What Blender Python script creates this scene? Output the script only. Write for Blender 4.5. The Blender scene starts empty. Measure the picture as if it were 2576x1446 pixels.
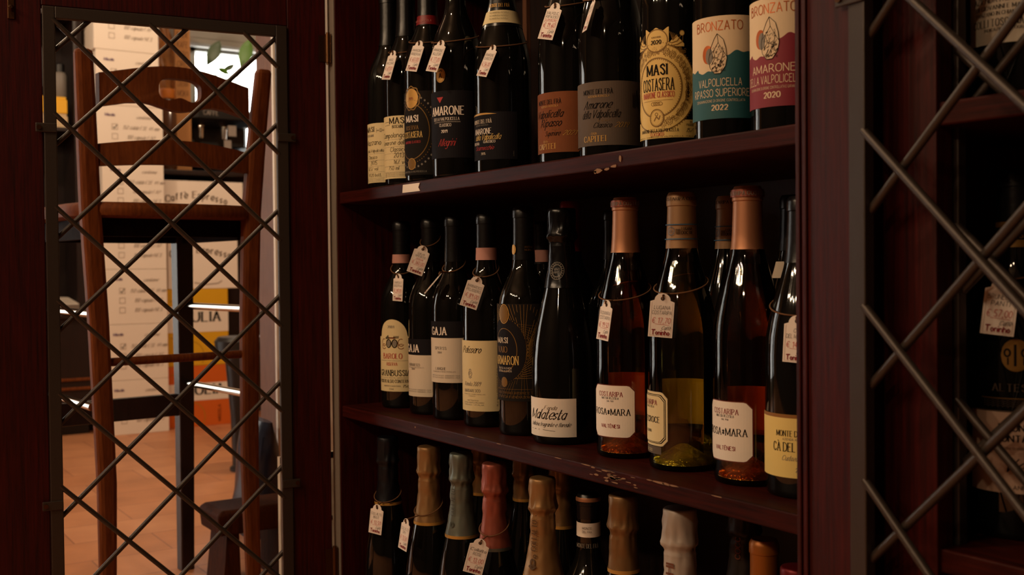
import bpy, math, random
from mathutils import Vector, Matrix, noise
random.seed(7)
SC = bpy.context.scene
COL = SC.collection
R = math.radians

# ------------------------------------------------------------------ camera
CAM_H = 0.72
YAW, PITCH, ROLL, F = -0.98264, 0.018657, 0.010171, 2700.0     # cabinet front runs along world X
U = (math.cos(YAW), math.sin(YAW)); N = (-math.sin(YAW), math.cos(YAW))
def lvl(x, y, z): return Vector((x*U[0]+y*U[1], x*N[0]+y*N[1], z))
cr, sr, cp, sp = math.cos(ROLL), math.sin(ROLL), math.cos(PITCH), math.sin(PITCH)
C_R = lvl(cr, -sp*sr, -cp*sr); C_U = lvl(sr, sp*cr, cp*cr); C_F = lvl(0, cp, -sp)
cam = bpy.data.cameras.new('camera'); camo = bpy.data.objects.new('camera', cam); COL.objects.link(camo)
camo.matrix_world = Matrix(((C_R.x, C_U.x, -C_F.x, 0), (C_R.y, C_U.y, -C_F.y, 0), (C_R.z, C_U.z, -C_F.z, CAM_H), (0, 0, 0, 1)))
cam.sensor_width = 36; cam.lens = F/2576*36; cam.clip_start = .02
cam.dof.use_dof = True; cam.dof.focus_distance = 1.38; cam.dof.aperture_fstop = 8
SC.camera = camo
def ray(px, py): return C_F + C_R*((px-1288)/F) + C_U*((723-py)/F)
def on(px, py, axis, val):
    """the point of the plane x / y / z = val that is seen at a pixel (used to read positions off the photograph)"""
    d = ray(px, py); o = Vector((0, 0, CAM_H))
    return o + d*((val-o[axis])/d[axis])

# ------------------------------------------------------------------ world, lamps, exposure
vs = SC.view_settings
vs.view_transform = 'Standard'; vs.look = 'None'; vs.gamma = 1; vs.use_curve_mapping = False; vs.exposure = 0.0
W = bpy.data.worlds.new('daylight'); SC.world = W; W.use_nodes = True
W.node_tree.nodes['Background'].inputs[0].default_value = (1, .97, .9, 1)
W.node_tree.nodes['Background'].inputs[1].default_value = 3.0
def lamp(name, kind, loc, power, col, size=.03, to=None, sy=None, spot=None):
    l = bpy.data.lights.new(name, kind); o = bpy.data.objects.new(name, l); COL.objects.link(o)
    o.location = loc; l.energy = power; l.color = col
    if kind == 'AREA':
        l.size = size
        if sy: l.shape = 'RECTANGLE'; l.size_y = sy
    else: l.shadow_soft_size = size
    if kind == 'SPOT': l.spot_size = R(spot or 80); l.spot_blend = .5
    if to is not None: o.rotation_euler = (Vector(to)-Vector(loc)).to_track_quat('-Z', 'Y').to_euler()
    return o
WARM = (1, .70, .43)
for x, y, z, w in [(-2.15, -1.9, 2.15, 22), (-1.8, -2.0, 2.2, 22), (-1.45, -2.05, 2.15, 22), (-1.1, -2.05, 2.2, 22), (-.75, -2.0, 2.15, 22), (-.35, -1.9, 2.2, 20), (.45, -1.9, 2.15, 25)]:
    lamp('unseen_lamp_light', 'POINT', (x, y, z), w, WARM, .03)
lamp('unseen_lamp_light', 'POINT', (-3.75, -.1, 2.5), 60, (1, .74, .5), .06)          # lamps over the carton corner
lamp('unseen_lamp_light', 'POINT', (-3.4, 1.5, 2.5), 60, (1, .74, .5), .06)
lamp('unseen_lamp_light', 'POINT', (-1.15, -.5, 2.45), 36, WARM, .04)  # unseen fill added to brighten the back of the stool
lamp('window_daylight', 'AREA', (-5.22, -1.15, 1.15), 7, (1, .88, .72), 1.5, (0, -.6, 1.0), 2.0)
lamp('window_daylight', 'AREA', (-5.42, 2.0, 1.56), 9, (1, .97, .9), .9, (0, 1.6, 1.0), .5)

# ------------------------------------------------------------------ materials
def lin(c): return tuple(((v/12.92) if v <= .04045 else ((v+.055)/1.055)**2.4) for v in c)
def hexc(h): return lin(tuple(int(h[i:i+2], 16)/255 for i in (0, 2, 4)))
MATS = {}
def mat(name, col, rough=.6, metal=0, spec=.5, coat=0, trans=0, ior=1.5, emit=None, nscale=0, namt=0, bump=0, bscale=200, bdist=.002):
    if name in MATS: return MATS[name]
    m = bpy.data.materials.new(name); m.use_nodes = True; MATS[name] = m
    nt = m.node_tree; b = nt.nodes['Principled BSDF']
    if isinstance(col, str): col = hexc(col)
    c = (*col, 1)
    b.inputs['Base Color'].default_value = c; b.inputs['Roughness'].default_value = rough
    b.inputs['Metallic'].default_value = metal; b.inputs['Specular IOR Level'].default_value = spec
    b.inputs['Coat Weight'].default_value = coat; b.inputs['Transmission Weight'].default_value = trans
    b.inputs['IOR'].default_value = ior; b.inputs['Coat Roughness'].default_value = .12
    if emit: b.inputs['Emission Color'].default_value = c; b.inputs['Emission Strength'].default_value = emit
    if namt or bump:
        tc = nt.nodes.new('ShaderNodeTexCoord')
    if namt:
        n = nt.nodes.new('ShaderNodeTexNoise'); n.inputs['Scale'].default_value = nscale; n.inputs['Detail'].default_value = 5
        r = nt.nodes.new('ShaderNodeValToRGB'); e = r.color_ramp.elements
        e[0].position = .3; e[1].position = .7
        e[0].color = (*[v*(1-namt) for v in col], 1); e[1].color = (*[min(1, v*(1+namt)) for v in col], 1)
        nt.links.new(tc.outputs['Object'], n.inputs['Vector']); nt.links.new(n.outputs['Fac'], r.inputs['Fac'])
        nt.links.new(r.outputs['Color'], b.inputs['Base Color'])
    if bump:
        n = nt.nodes.new('ShaderNodeTexNoise'); n.inputs['Scale'].default_value = bscale; n.inputs['Detail'].default_value = 4
        bp = nt.nodes.new('ShaderNodeBump'); bp.inputs['Strength'].default_value = bump; bp.inputs['Distance'].default_value = bdist
        nt.links.new(tc.outputs['Object'], n.inputs['Vector']); nt.links.new(n.outputs['Fac'], bp.inputs['Height'])
        nt.links.new(bp.outputs['Normal'], b.inputs['Normal'])
    return m
def wood(name, dark, light, stretch, rough=.38, coat=.25, scale=9, spec=.5):
    """grain: noise stretched along one axis"""
    m = bpy.data.materials.new(name); m.use_nodes = True; MATS[name] = m
    nt = m.node_tree; b = nt.nodes['Principled BSDF']
    tc = nt.nodes.new('ShaderNodeTexCoord'); mp = nt.nodes.new('ShaderNodeMapping'); mp.inputs['Scale'].default_value = stretch
    n = nt.nodes.new('ShaderNodeTexNoise'); n.inputs['Scale'].default_value = scale; n.inputs['Detail'].default_value = 8; n.inputs['Roughness'].default_value = .65
    n2 = nt.nodes.new('ShaderNodeTexNoise'); n2.inputs['Scale'].default_value = 6; n2.inputs['Detail'].default_value = 3
    r = nt.nodes.new('ShaderNodeValToRGB'); e = r.color_ramp.elements
    e[0].position = .32; e[1].position = .7; e[0].color = (*hexc(dark), 1); e[1].color = (*hexc(light), 1)
    mx = nt.nodes.new('ShaderNodeMixRGB'); mx.blend_type = 'MULTIPLY'; mx.inputs[0].default_value = .5
    bp = nt.nodes.new('ShaderNodeBump'); bp.inputs['Strength'].default_value = .12; bp.inputs['Distance'].default_value = .002
    L = nt.links.new
    L(tc.outputs['Object'], mp.inputs['Vector']); L(mp.outputs['Vector'], n.inputs['Vector']); L(tc.outputs['Object'], n2.inputs['Vector'])
    L(n.outputs['Fac'], r.inputs['Fac']); L(r.outputs['Color'], mx.inputs[1]); L(n2.outputs['Fac'], mx.inputs[2])
    L(mx.outputs['Color'], b.inputs['Base Color']); L(n.outputs['Fac'], bp.inputs['Height']); L(bp.outputs['Normal'], b.inputs['Normal'])
    b.inputs['Roughness'].default_value = rough; b.inputs['Coat Weight'].default_value = coat; b.inputs['Coat Roughness'].default_value = .15; b.inputs['Specular IOR Level'].default_value = spec
    return m
MAHOG = wood('mahogany_upright', '260403', '4e0d08', (30, 30, 1.2), .48, 0, spec=.22)
MAHOG_X = wood('mahogany_lengthwise', '230704', '4c140b', (1.2, 30, 30), .5, 0, spec=.12)
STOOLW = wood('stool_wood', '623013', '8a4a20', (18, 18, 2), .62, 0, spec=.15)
DARKW = wood('dark_and_shaded_wood', '140806', '2a110b', (20, 20, 2), .45, .1)  # dark furniture wood, also the shade on the stool's front legs
DARKW2 = wood('shaded_apron_wood', '120705', '221009', (20, 20, 2), .8, 0, spec=.06)
PINKW = wood('scratched_pink_wood', '6a4028', '8e5e42', (25, 25, 1.5), .5, .1)
IRON = mat('dark_iron', '3e352f', .40, .45, bump=.08, bscale=500)
BRONZE = mat('hinge_bronze', '5a3c24', .35, .9)
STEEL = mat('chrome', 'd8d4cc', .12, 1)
BLACK = mat('black_plastic', '0c0a0a', .4)
GLASS_D = mat('dark_bottle_glass', (.0035, .0035, .0028), .045, 0, .6)
CAPS_D = mat('black_capsule', (.006, .006, .007), .28, .2, bump=.1)
CREAM = mat('cream_paper', 'dccb9c', .75); WHITE = mat('white_paper', 'e9dfd2', .75); PALE = mat('pale_paper', 'd8cbb6', .75)
INK = mat('black_ink', (.006, .005, .005), .7, spec=.1); REDINK = mat('red_ink', (.42, .015, .015), .6); GREYINK = mat('grey_ink', '7d766b', .7)
DKRED = mat('dark_red_ink', (.22, .01, .012), .6)
GOLD = mat('gold_foil', 'c4964a', .4, .35); COPPER = mat('copper_foil', 'b07a58', .42, .55)
GOLDPAPER = mat('gold_paper', 'dab868', .55, .08); DKGOLD = mat('dark_gold_ink', '7c5a1e', .5, .3)
NAVY = mat('black_label_paper', (.010, .009, .012), .7, spec=.12); SOFTBLK = mat('soft_black_paper', (.013, .011, .010), .75, spec=.12)
BROWNP = mat('orange_brown_paper', '7c4728', .7, spec=.2, nscale=40, namt=.08); GREYP = mat('taupe_paper', '5f5248', .7, spec=.2)
TEAL = mat('teal_ink', '17555c', .65); WINE_RED = mat('crimson_ink', '7e1c2e', .65); PUTTY = mat('putty_paper', 'dcc6a4', .75)
ORANGE = mat('orange_copper_ink', 'b85a20', .4, .4)
TWINE = mat('jute_twine', '6e4a2c', .9)
CARD = mat('white_carton', 'eadfd2', .8); CARTONT = mat('faded_carton_print', '8b7868', .8)
YELLOW = mat('yellow_carton', 'd8a50c', .7); ORANGEC = mat('orange_carton', 'd0600c', .7)
PLASTER = mat('plaster', '8a6a4c', .9); DARKWALL = mat('unseen_dark_wall', '2a1c14', .8); CEIL = mat('ceiling_paint', '4a3c30', .9)  # unseen front and right walls are darkened to keep bottle reflections low

# ------------------------------------------------------------------ mesh builder
ORG = {}
class MB:
    def __init__(s): s.v = []; s.f = []; s.m = []
    def face(s, pts, m=0):
        i = len(s.v); s.v += [tuple(p) for p in pts]; s.f.append(tuple(range(i, i+len(pts)))); s.m.append(m)
    def box(s, a, b, m=0, bev=0.0):
        x0, x1 = sorted((a[0], b[0])); y0, y1 = sorted((a[1], b[1])); z0, z1 = sorted((a[2], b[2]))
        if bev:
            pts = []
            prof = [(x0+bev, y0), (x1-bev, y0), (x1, y0+bev), (x1, y1-bev), (x1-bev, y1), (x0+bev, y1), (x0, y1-bev), (x0, y0+bev)]
            cx, cy = (x0+x1)/2, (y0+y1)/2
            def inset(p): return (p[0]+(bev if p[0] < cx else -bev), p[1]+(bev if p[1] < cy else -bev))
            rings = [[(*inset(p), z0) for p in prof], [(*p, z0+bev) for p in prof], [(*p, z1-bev) for p in prof], [(*inset(p), z1) for p in prof]]
            s.rings(rings, m, True, True); return s
        i = len(s.v)
        s.v += [(x0,y0,z0),(x1,y0,z0),(x1,y1,z0),(x0,y1,z0),(x0,y0,z1),(x1,y0,z1),(x1,y1,z1),(x0,y1,z1)]
        for f in ((0,3,2,1),(4,5,6,7),(0,1,5,4),(1,2,6,5),(2,3,7,6),(3,0,4,7)): s.f.append(tuple(i+k for k in f)); s.m.append(m)
        return s
    def obox(s, o, e1, e2, e3, m=0):
        """box from a corner and three edge vectors"""
        i = len(s.v); o = Vector(o); e1, e2, e3 = Vector(e1), Vector(e2), Vector(e3)
        s.v += [tuple(o+p) for p in (e1*0, e1, e1+e2, e2, e3, e1+e3, e1+e2+e3, e2+e3)]
        for f in ((0,3,2,1),(4,5,6,7),(0,1,5,4),(1,2,6,5),(2,3,7,6),(3,0,4,7)): s.f.append(tuple(i+k for k in f)); s.m.append(m)
        return s
    def rings(s, rings, m=0, cap0=False, cap1=False, closed=True, mats=None):
        n = len(rings[0]); b = len(s.v)
        for r in rings: s.v += [tuple(p) for p in r]
        for k in range(len(rings)-1):
            for j in range(n if closed else n-1):
                a, c = b+k*n+j, b+k*n+(j+1) % n
                s.f.append((a, c, c+n, a+n)); s.m.append(mats[k] if mats else m)
        if cap0: s.f.append(tuple(b+j for j in reversed(range(n)))); s.m.append(m)
        if cap1: s.f.append(tuple(b+(len(rings)-1)*n+j for j in range(n))); s.m.append(m)
        return s
    def lathe(s, prof, c=(0, 0, 0), m=0, n=40, cap0=True, cap1=True, wob=None):
        rg = []
        for r, z in prof:
            rg.append([(c[0]+(r+(wob(2*math.pi*j/n, z) if wob else 0))*math.cos(2*math.pi*j/n), c[1]+(r+(wob(2*math.pi*j/n, z) if wob else 0))*math.sin(2*math.pi*j/n), c[2]+z) for j in range(n)])
        return s.rings(rg, m, cap0, cap1)
    def tube(s, pts, r, m=0, n=8, caps=True, closed=False):
        pts = [Vector(p) for p in pts]; rg = []
        up = Vector((0, 0, 1)); prev = None
        for i, p in enumerate(pts):
            a = pts[i-1] if (i or closed) else p; b = pts[(i+1) % len(pts)] if (i < len(pts)-1 or closed) else p
            t = (b-a).normalized()
            if prev is None:
                x = t.cross(up)
                if x.length < .05: x = t.cross(Vector((1, 0, 0)))
                x.normalize()
            else:
                x = prev - t*prev.dot(t); x.normalize()
            prev = x; y = t.cross(x)
            rr = r[i] if isinstance(r, (list, tuple)) else r
            rg.append([p + (x*math.cos(2*math.pi*j/n)+y*math.sin(2*math.pi*j/n))*rr for j in range(n)])
        if closed: rg.append(rg[0])
        return s.rings(rg, m, caps and not closed, caps and not closed)
    def prism(s, poly, o, ex, ey, d, m=0):
        """polygon (2D) in the plane o + x*ex + y*ey, extruded by the vector d"""
        o, ex, ey, d = Vector(o), Vector(ex), Vector(ey), Vector(d)
        a = [o+ex*p[0]+ey*p[1] for p in poly]; b = [p+d for p in a]
        return s.rings([a, b], m, True, True)
    def build(s, name, mats, parent=None, smooth=False, bevel=0, auto=None):
        me = bpy.data.meshes.new(name)
        org = ORG.get(parent.name, Vector((0, 0, 0))) if parent else Vector((0, 0, 0))
        me.from_pydata([tuple(Vector(p)-org) for p in s.v], [], s.f)
        for mm in (mats if isinstance(mats, (list, tuple)) else [mats]): me.materials.append(mm)
        me.polygons.foreach_set('material_index', s.m)
        if smooth: me.polygons.foreach_set('use_smooth', [True]*len(me.polygons))
        me.update()
        import bmesh as _b
        bm = _b.new(); bm.from_mesh(me)
        if not getattr(s, 'keep', False): _b.ops.recalc_face_normals(bm, faces=bm.faces)
        bm.to_mesh(me); bm.free()
        if smooth: me.set_sharp_from_angle(angle=R(auto or 38))
        o = bpy.data.objects.new(name, me); COL.objects.link(o)
        if parent: o.parent = parent; ORG[o.name] = org
        if bevel:
            bv = o.modifiers.new('bevel', 'BEVEL'); bv.width = bevel; bv.segments = 2; bv.limit_method = 'ANGLE'
        return o
def thing(name, label, cat, loc, group=None):
    o = bpy.data.objects.new(name, None); COL.objects.link(o); o.location = loc; o.empty_display_size = .05
    ORG[o.name] = Vector(loc); o['label'] = label; o['category'] = cat
    if group: o['group'] = group
    return o
def tag_single(o, label, cat, group=None):
    o['label'] = label; o['category'] = cat
    if group: o['group'] = group
    return o
def struct(o): o['kind'] = 'structure'; return o

# ------------------------------------------------------------------ pen-stroke lettering
GL = {
'A':'043d64 1757','B':'040d ~0d3d5b3909 ~093966 6634 04'.replace('~093966 6634 04','~093a663404'),'C':'~6b4d1c08154466','D':'040d ~0d3d6b663404','E':'040d 0d5d 0949 0454','F':'040d 0d5d 0949',
'G':'~6b4d1c08154466 6468 4868','H':'040d 646d 0969','I':'040d','J':'~3d361404','K':'040d 6d08 2964','L':'040d 0454','M':'040d45 458d 8d84','N':'040d 0d64 646d',
'O':'~3d0b0634666b3d','P':'040d ~0d3d5b3808','Q':'~3d0b0634666b3d 4674','R':'040d ~0d3d5b3808 3864','S':'~5b3d0b39563406','T':'343d 0d6d','U':'~0d06346 66d'.replace(' ',''),
'V':'0d34 346d','W':'0d24 244c 4c64 648d','X':'0d64 046d','Y':'0d38 386d 3834','Z':'0d6d 6d04 0464',
'0':'~2d0b0624464b2d','1':'0b2d 2d24','2':'~0b2d4b3804 0444','3':'~0c2d4b29462405','4':'3d07 0747 3d34','5':'4d0d 0d09 ~0929462405','6':'~4d1a0624462906','7':'0d4d 4d14',
'8':'~2d0b29462406294b2d','9':'~4b2d0b294b 4b34','.':'0415','!':'0d06',',':'1503','%':'044d 0c1c 3545','E2':'','-':'0838',"'":'0d0b','*':'2b25 0a46 4a06','_':'0383',
'@':'~5c3d1b08153455 0949 0747','a':'~492a072446 4a44','b':'0d04 ~0624472a08','c':'~492a072445','d':'~492a072446 4d44','e':'~07474a2a072445','f':'~3d1c1a14 0a3a','g':'~492a072446 ~4a422001',
'h':'0d04 ~082a4844','i':'0a04 0c0d','j':'~1a1200 1c1d','k':'0d04 3a07 1844','l':'0d04','m':'0a04 ~082a3834 ~385a6864','n':'0a04 ~082a4844','o':'~2a0724472a','p':'0a00 ~0624472a08','q':'~492a072446 4a40',
'r':'0a04 ~082a39','s':'~392a0836 ~361405','t':'~1d152435 0a3a','u':'~0a062446 4a44','v':'0a24 244a','w':'0a14 1438 3854 546a','x':'0a44 044a','y':'0a24 4a10','z':'0a4a 4a04 0444',
'\u00e8':'~07474a2a072445 0d2b','\u00c0':'043d64 1757 1f3e','\u00c8':'040d 0d5d 0949 0454 1f3e','\u00e0':'~492a072446 4a44 0d2b'}
def _pts(st):
    return [(int(st[i], 16), int(st[i+1], 16)-4) for i in range(0, len(st)-1, 2)]
def _smooth(p):
    out = []; n = len(p); closed = p[0] == p[-1]
    for i in range(n-1):
        a = p[i-1] if i else (p[-2] if closed else p[0]); b, c = p[i], p[i+1]
        d = p[i+2] if i+2 < n else (p[1] if closed else p[-1])
        for k in range(4):
            t = k/4
            out.append(tuple(.5*((2*b[j])+(c[j]-a[j])*t+(2*a[j]-5*b[j]+4*c[j]-d[j])*t*t+(3*b[j]-a[j]-3*c[j]+d[j])*t**3) for j in (0, 1)))
    out.append(p[-1]); return out
def letters(s, h, style='serif', width=None):
    """quads (lists of 2D points) of a line of writing with cap height h, starting at x = 0; returns quads, width"""
    k = h/9; x = 0; quads = []
    thick, thin, ser, shear, jit = {'serif': (1.6, .5, 1, 0, 0), 'bold': (1.8, 1.1, 0, 0, 0), 'sans': (.95, .85, 0, 0, 0), 'thin': (.6, .5, 0, 0, 0),
                        'script': (1.0, .34, 0, .5, 0), 'hand': (.75, .65, 0, .12, .35), 'fat': (1.9, .8, 1, 0, 0)}[style]
    for ch in s:
        if ch == ' ': x += 3.6; continue
        g = GL.get(ch, '')
        mx = 0; dy = random.uniform(-jit, jit); rot = random.uniform(-jit, jit)*.15
        for st in g.split():
            sm = st[0] == '~'; p = _pts(st.lstrip('~'))
            if len(p) < 2: continue
            mx = max(mx, max(q[0] for q in p))
            if ser and not sm and ch.isupper():
                for a, b in ((p[0], p[1]), (p[-1], p[-2])):
                    if a[1] in (0, 9) and abs(b[1]-a[1]) > 4 and not (a[1] == 0 and ch in 'VMW' and a[0] in (3, 2)):
                        quads.append([(x+a[0]-1.4, a[1]-.25), (x+a[0]+1.4, a[1]-.25), (x+a[0]+1.4, a[1]+.25), (x+a[0]-1.4, a[1]+.25)])
            if sm: p = _smooth(p)
            for a, b in zip(p, p[1:]):
                dx, dyy = b[0]-a[0], b[1]-a[1]; ln = math.hypot(dx, dyy)
                if ln < 1e-6: continue
                nx, ny = -dyy/ln, dx/ln
                w = .5*(thin+(thick-thin)*abs(dyy)/ln); e = .16
                ax, ay, bx, by = a[0]-dx/ln*e, a[1]-dyy/ln*e, b[0]+dx/ln*e, b[1]+dyy/ln*e
                quads.append([(x+ax+nx*w, ay+ny*w+dy+rot*ax), (x+ax-nx*w, ay-ny*w+dy+rot*ax), (x+bx-nx*w, by-ny*w+dy+rot*bx), (x+bx+nx*w, by+ny*w+dy+rot*bx)])
        if style == 'script': mx = max(mx, 1)
        x += mx + (2.6 if ser else 1.7 if style == 'script' and ch.islower() else 2.2) + (0 if not ch.islower() else -.5)
    x -= 2
    sx = (width/(x*k)) if width else 1
    return [[((px+py*shear)*k*sx, py*k) for px, py in q] for q in quads], x*k*sx
class Print(MB):
    """paper and ink on a surface: fn(u, v, lift) -> 3D point"""
    keep = True
    def __init__(s, fn): MB.__init__(s); s.fn = fn
    def area(s, u0, u1, lo, hi, m, lay=0, n=24):
        lf = lo if callable(lo) else (lambda u: lo); hf = hi if callable(hi) else (lambda u: hi)
        o = .0004+lay*.00016
        us = [u0+(u1-u0)*i/n for i in range(n+1)]
        for a, b in zip(us, us[1:]):
            q = [(a, lf(a)), (b, lf(b)), (b, hf(b)), (a, hf(a))]
            if max(q[2][1]-q[1][1], q[3][1]-q[0][1]) < 1e-6: continue
            s.face([s.fn(u, v, o) for u, v in q], m)
    def ell(s, cu, cv, ru, rv, m, lay=1, n=24):
        g = lambda u, sg: cv+sg*rv*math.sqrt(max(0, 1-((u-cu)/ru)**2))
        s.area(cu-ru, cu+ru, lambda u: g(u, -1), lambda u: g(u, 1), m, lay, n)
    def ring(s, cu, cv, ru, rv, w, m, lay=1, n=40, a0=0, a1=360, flut=0):
        o = .0004+lay*.00016
        for i in range(n):
            q = []
            for a, t in ((i, 0), (i+1, 0), (i+1, 1), (i, 1)):
                an = R(a0+(a1-a0)*a/n); k = 1 + (flut*math.sin(an*9) if flut else 0)
                q.append(s.fn(cu+(ru*k+(t-.5)*w)*math.cos(an), cv+(rv*k+(t-.5)*w)*math.sin(an), o))
            s.face(q, m)
    def dots(s, cu, cv, ru, rv, n, r, m, lay=2, a0=0, a1=360):
        for i in range(n):
            an = R(a0+(a1-a0)*i/n); s.ell(cu+ru*math.cos(an), cv+rv*math.sin(an), r, r, m, lay, 4)
    def line(s, pts, w, m, lay=1):
        o = .0004+lay*.00016
        for a, b in zip(pts, pts[1:]):
            dx, dy = b[0]-a[0], b[1]-a[1]; ln = math.hypot(dx, dy) or 1; nx, ny = -dy/ln*w/2, dx/ln*w/2
            k = max(1, int(abs(dx)/.006))
            for j in range(k):
                p = (a[0]+dx*j/k, a[1]+dy*j/k); q = (a[0]+dx*(j+1)/k, a[1]+dy*(j+1)/k)
                s.face([s.fn(p[0]+nx, p[1]+ny, o), s.fn(p[0]-nx, p[1]-ny, o), s.fn(q[0]-nx, q[1]-ny, o), s.fn(q[0]+nx, q[1]+ny, o)], m)
    def text(s, t, u, v, h, m, style='serif', width=None, al='c', lay=2, rot=0):
        q, w = letters(t, h, style, width)
        dx = {'c': -w/2, 'l': 0, 'r': -w}[al]; c, sn = math.cos(R(rot)), math.sin(R(rot)); o = .0004+lay*.00016
        for f in q: s.face([s.fn(u+(p[0]+dx)*c-p[1]*sn, v+(p[0]+dx)*sn+p[1]*c, o) for p in f], m)
INKS = [CREAM, INK, REDINK, GREYINK, GOLD, DKGOLD, WHITE]
def cyl_fn(x, y, z, r, alpha):
    a0 = R(alpha)
    return lambda u, v, o: (x+(r+o)*math.sin(a0+u/r), y-(r+o)*math.cos(a0+u/r), z+v)
def taper_fn(x, y, z, rv, alpha):
    a0 = R(alpha)
    def fn(u, v, o):
        r = rv(v); return (x+(r+o)*math.sin(a0+u/r), y-(r+o)*math.cos(a0+u/r), z+v)
    return fn

# ------------------------------------------------------------------ the room
FLOORM = bpy.data.materials.new('terracotta_tiles'); FLOORM.use_nodes = True
def _floor():
    nt = FLOORM.node_tree; b = nt.nodes['Principled BSDF']; L = nt.links.new
    tc = nt.nodes.new('ShaderNodeTexCoord'); mp = nt.nodes.new('ShaderNodeMapping'); mp.inputs['Rotation'].default_value = (0, 0, R(90))
    br = nt.nodes.new('ShaderNodeTexBrick'); br.inputs['Scale'].default_value = 1
    br.inputs['Brick Width'].default_value = .40; br.inputs['Row Height'].default_value = .20; br.inputs['Mortar Size'].default_value = .0022
    br.inputs['Color1'].default_value = (*hexc('c88a62'), 1); br.inputs['Color2'].default_value = (*hexc('b97a52'), 1); br.inputs['Mortar'].default_value = (*hexc('9a6448'), 1)
    n = nt.nodes.new('ShaderNodeTexNoise'); n.inputs['Scale'].default_value = 7; n.inputs['Detail'].default_value = 6
    mx = nt.nodes.new('ShaderNodeMixRGB'); mx.blend_type = 'OVERLAY'; mx.inputs[0].default_value = .35
    L(tc.outputs['Object'], mp.inputs['Vector']); L(mp.outputs['Vector'], br.inputs['Vector']); L(tc.outputs['Object'], n.inputs['Vector'])
    L(br.outputs['Color'], mx.inputs[1]); L(n.outputs['Fac'], mx.inputs[2]); L(mx.outputs['Color'], b.inputs['Base Color'])
    b.inputs['Roughness'].default_value = .42
_floor()
X0, X1, Y0, Y1, ZC = -5.3, 2.2, -3.2, 2.8, 2.75
struct(MB().box((X0-.1, Y0, -.1), (X1, Y1, 0)).build('floor', FLOORM))
struct(MB().box((X0-.1, Y0, ZC), (X1, Y1, ZC+.1)).build('ceiling', CEIL))
struct(MB().box((X0-.1, Y1, 0), (X1, Y1+.1, ZC)).build('wall_back', PLASTER))
struct(MB().box((X0-.1, Y0-.1, 0), (X1, Y0, ZC)).build('wall_front', DARKWALL))
struct(MB().box((X1, Y0, 0), (X1+.1, Y1, ZC)).build('wall_right', DARKWALL))
wl = MB()                                            # the left wall with a window and a glazed door cut out
WY0, WY1, WZ0, WZ1 = 1.42, 2.42, 1.30, on(560, 108, 0, -5.3).z
DY0, DY1, DZ1 = -2.0, -.3, 2.2
for a, b in (((DY1, 0), (WY0, ZC)), ((WY0, 0), (WY1, WZ0)), ((WY0, WZ1), (WY1, ZC)), ((WY1, 0), (Y1, ZC)), ((Y0, 0), (DY0, ZC)), ((DY0, DZ1), (DY1, ZC))):
    wl.box((X0-.1, a[0], a[1]), (X0, b[0], b[1]))
struct(wl.build('wall_left', PLASTER))
FOOTW = wood('walnut_brown', '341709', '54270f', (18, 18, 2), .7, 0, spec=.1)
FRAMEG = mat('grey_window_paint', '9aa09c', .5)
PANE = mat('window_pane', (1, 1, 1), .0, trans=1, ior=1.02)
wf = MB()
for a, b in (((WY0, WZ0), (WY1, WZ0+.05)), ((WY0, WZ1-.05), (WY1, WZ1)), ((WY0, WZ0), (WY0+.05, WZ1)), ((WY1-.05, WZ0), (WY1, WZ1)), ((WY0+.2, WZ0), (WY0+.25, WZ1))):
    wf.box((X0-.07, a[0], a[1]), (X0-.02, b[0], b[1]))
w1 = struct(wf.build('window_1', FRAMEG))
struct(MB().box((X0-.05, WY0+.04, WZ0+.04), (X0-.045, WY1-.04, WZ1-.04)).build('window_pane', PANE, w1))
bl = MB(); bl.box((X0+.001, WY0-.06, on(560, 121, 0, -5.24).z), (X0+.06, WY1+.06, WZ1+.22), bev=.012)
for k in range(3): bl.box((X0+.058, WY0-.06, WZ1+.0+k*.06), (X0+.064, WY1+.06, WZ1+.02+k*.06))
struct(bl.build('roller_blind_box', mat('blind_grey', '8a8680', .6), w1))
df = MB()
for a, b in (((DY0, 0), (DY0+.08, DZ1)), ((DY1-.08, 0), (DY1, DZ1)), ((DY0, DZ1-.1), (DY1, DZ1)), ((DY0, 0), (DY1, .12)), ((DY0+.81, 0), (DY0+.89, DZ1))):
    df.box((X0-.07, a[0], a[1]), (X0-.02, b[0], b[1]))
d1 = struct(df.build('door_1', FRAMEG))
struct(MB().box((X0-.05, DY0+.06, .1), (X0-.045, DY1-.06, DZ1-.08)).build('door_pane', PANE, d1))
tr = MB(); tr.box((-3.02, 1.125, 0), (-2.9, 1.36, 2.35), 0); tr.box((-2.9, 1.125, 0), (-2.888, 1.36, 2.35), 1)
struct(tr.build('trim_1', [PINKW, mat('white_gloss_paint', 'fbf8f2', .45)], bevel=.002))

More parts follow.
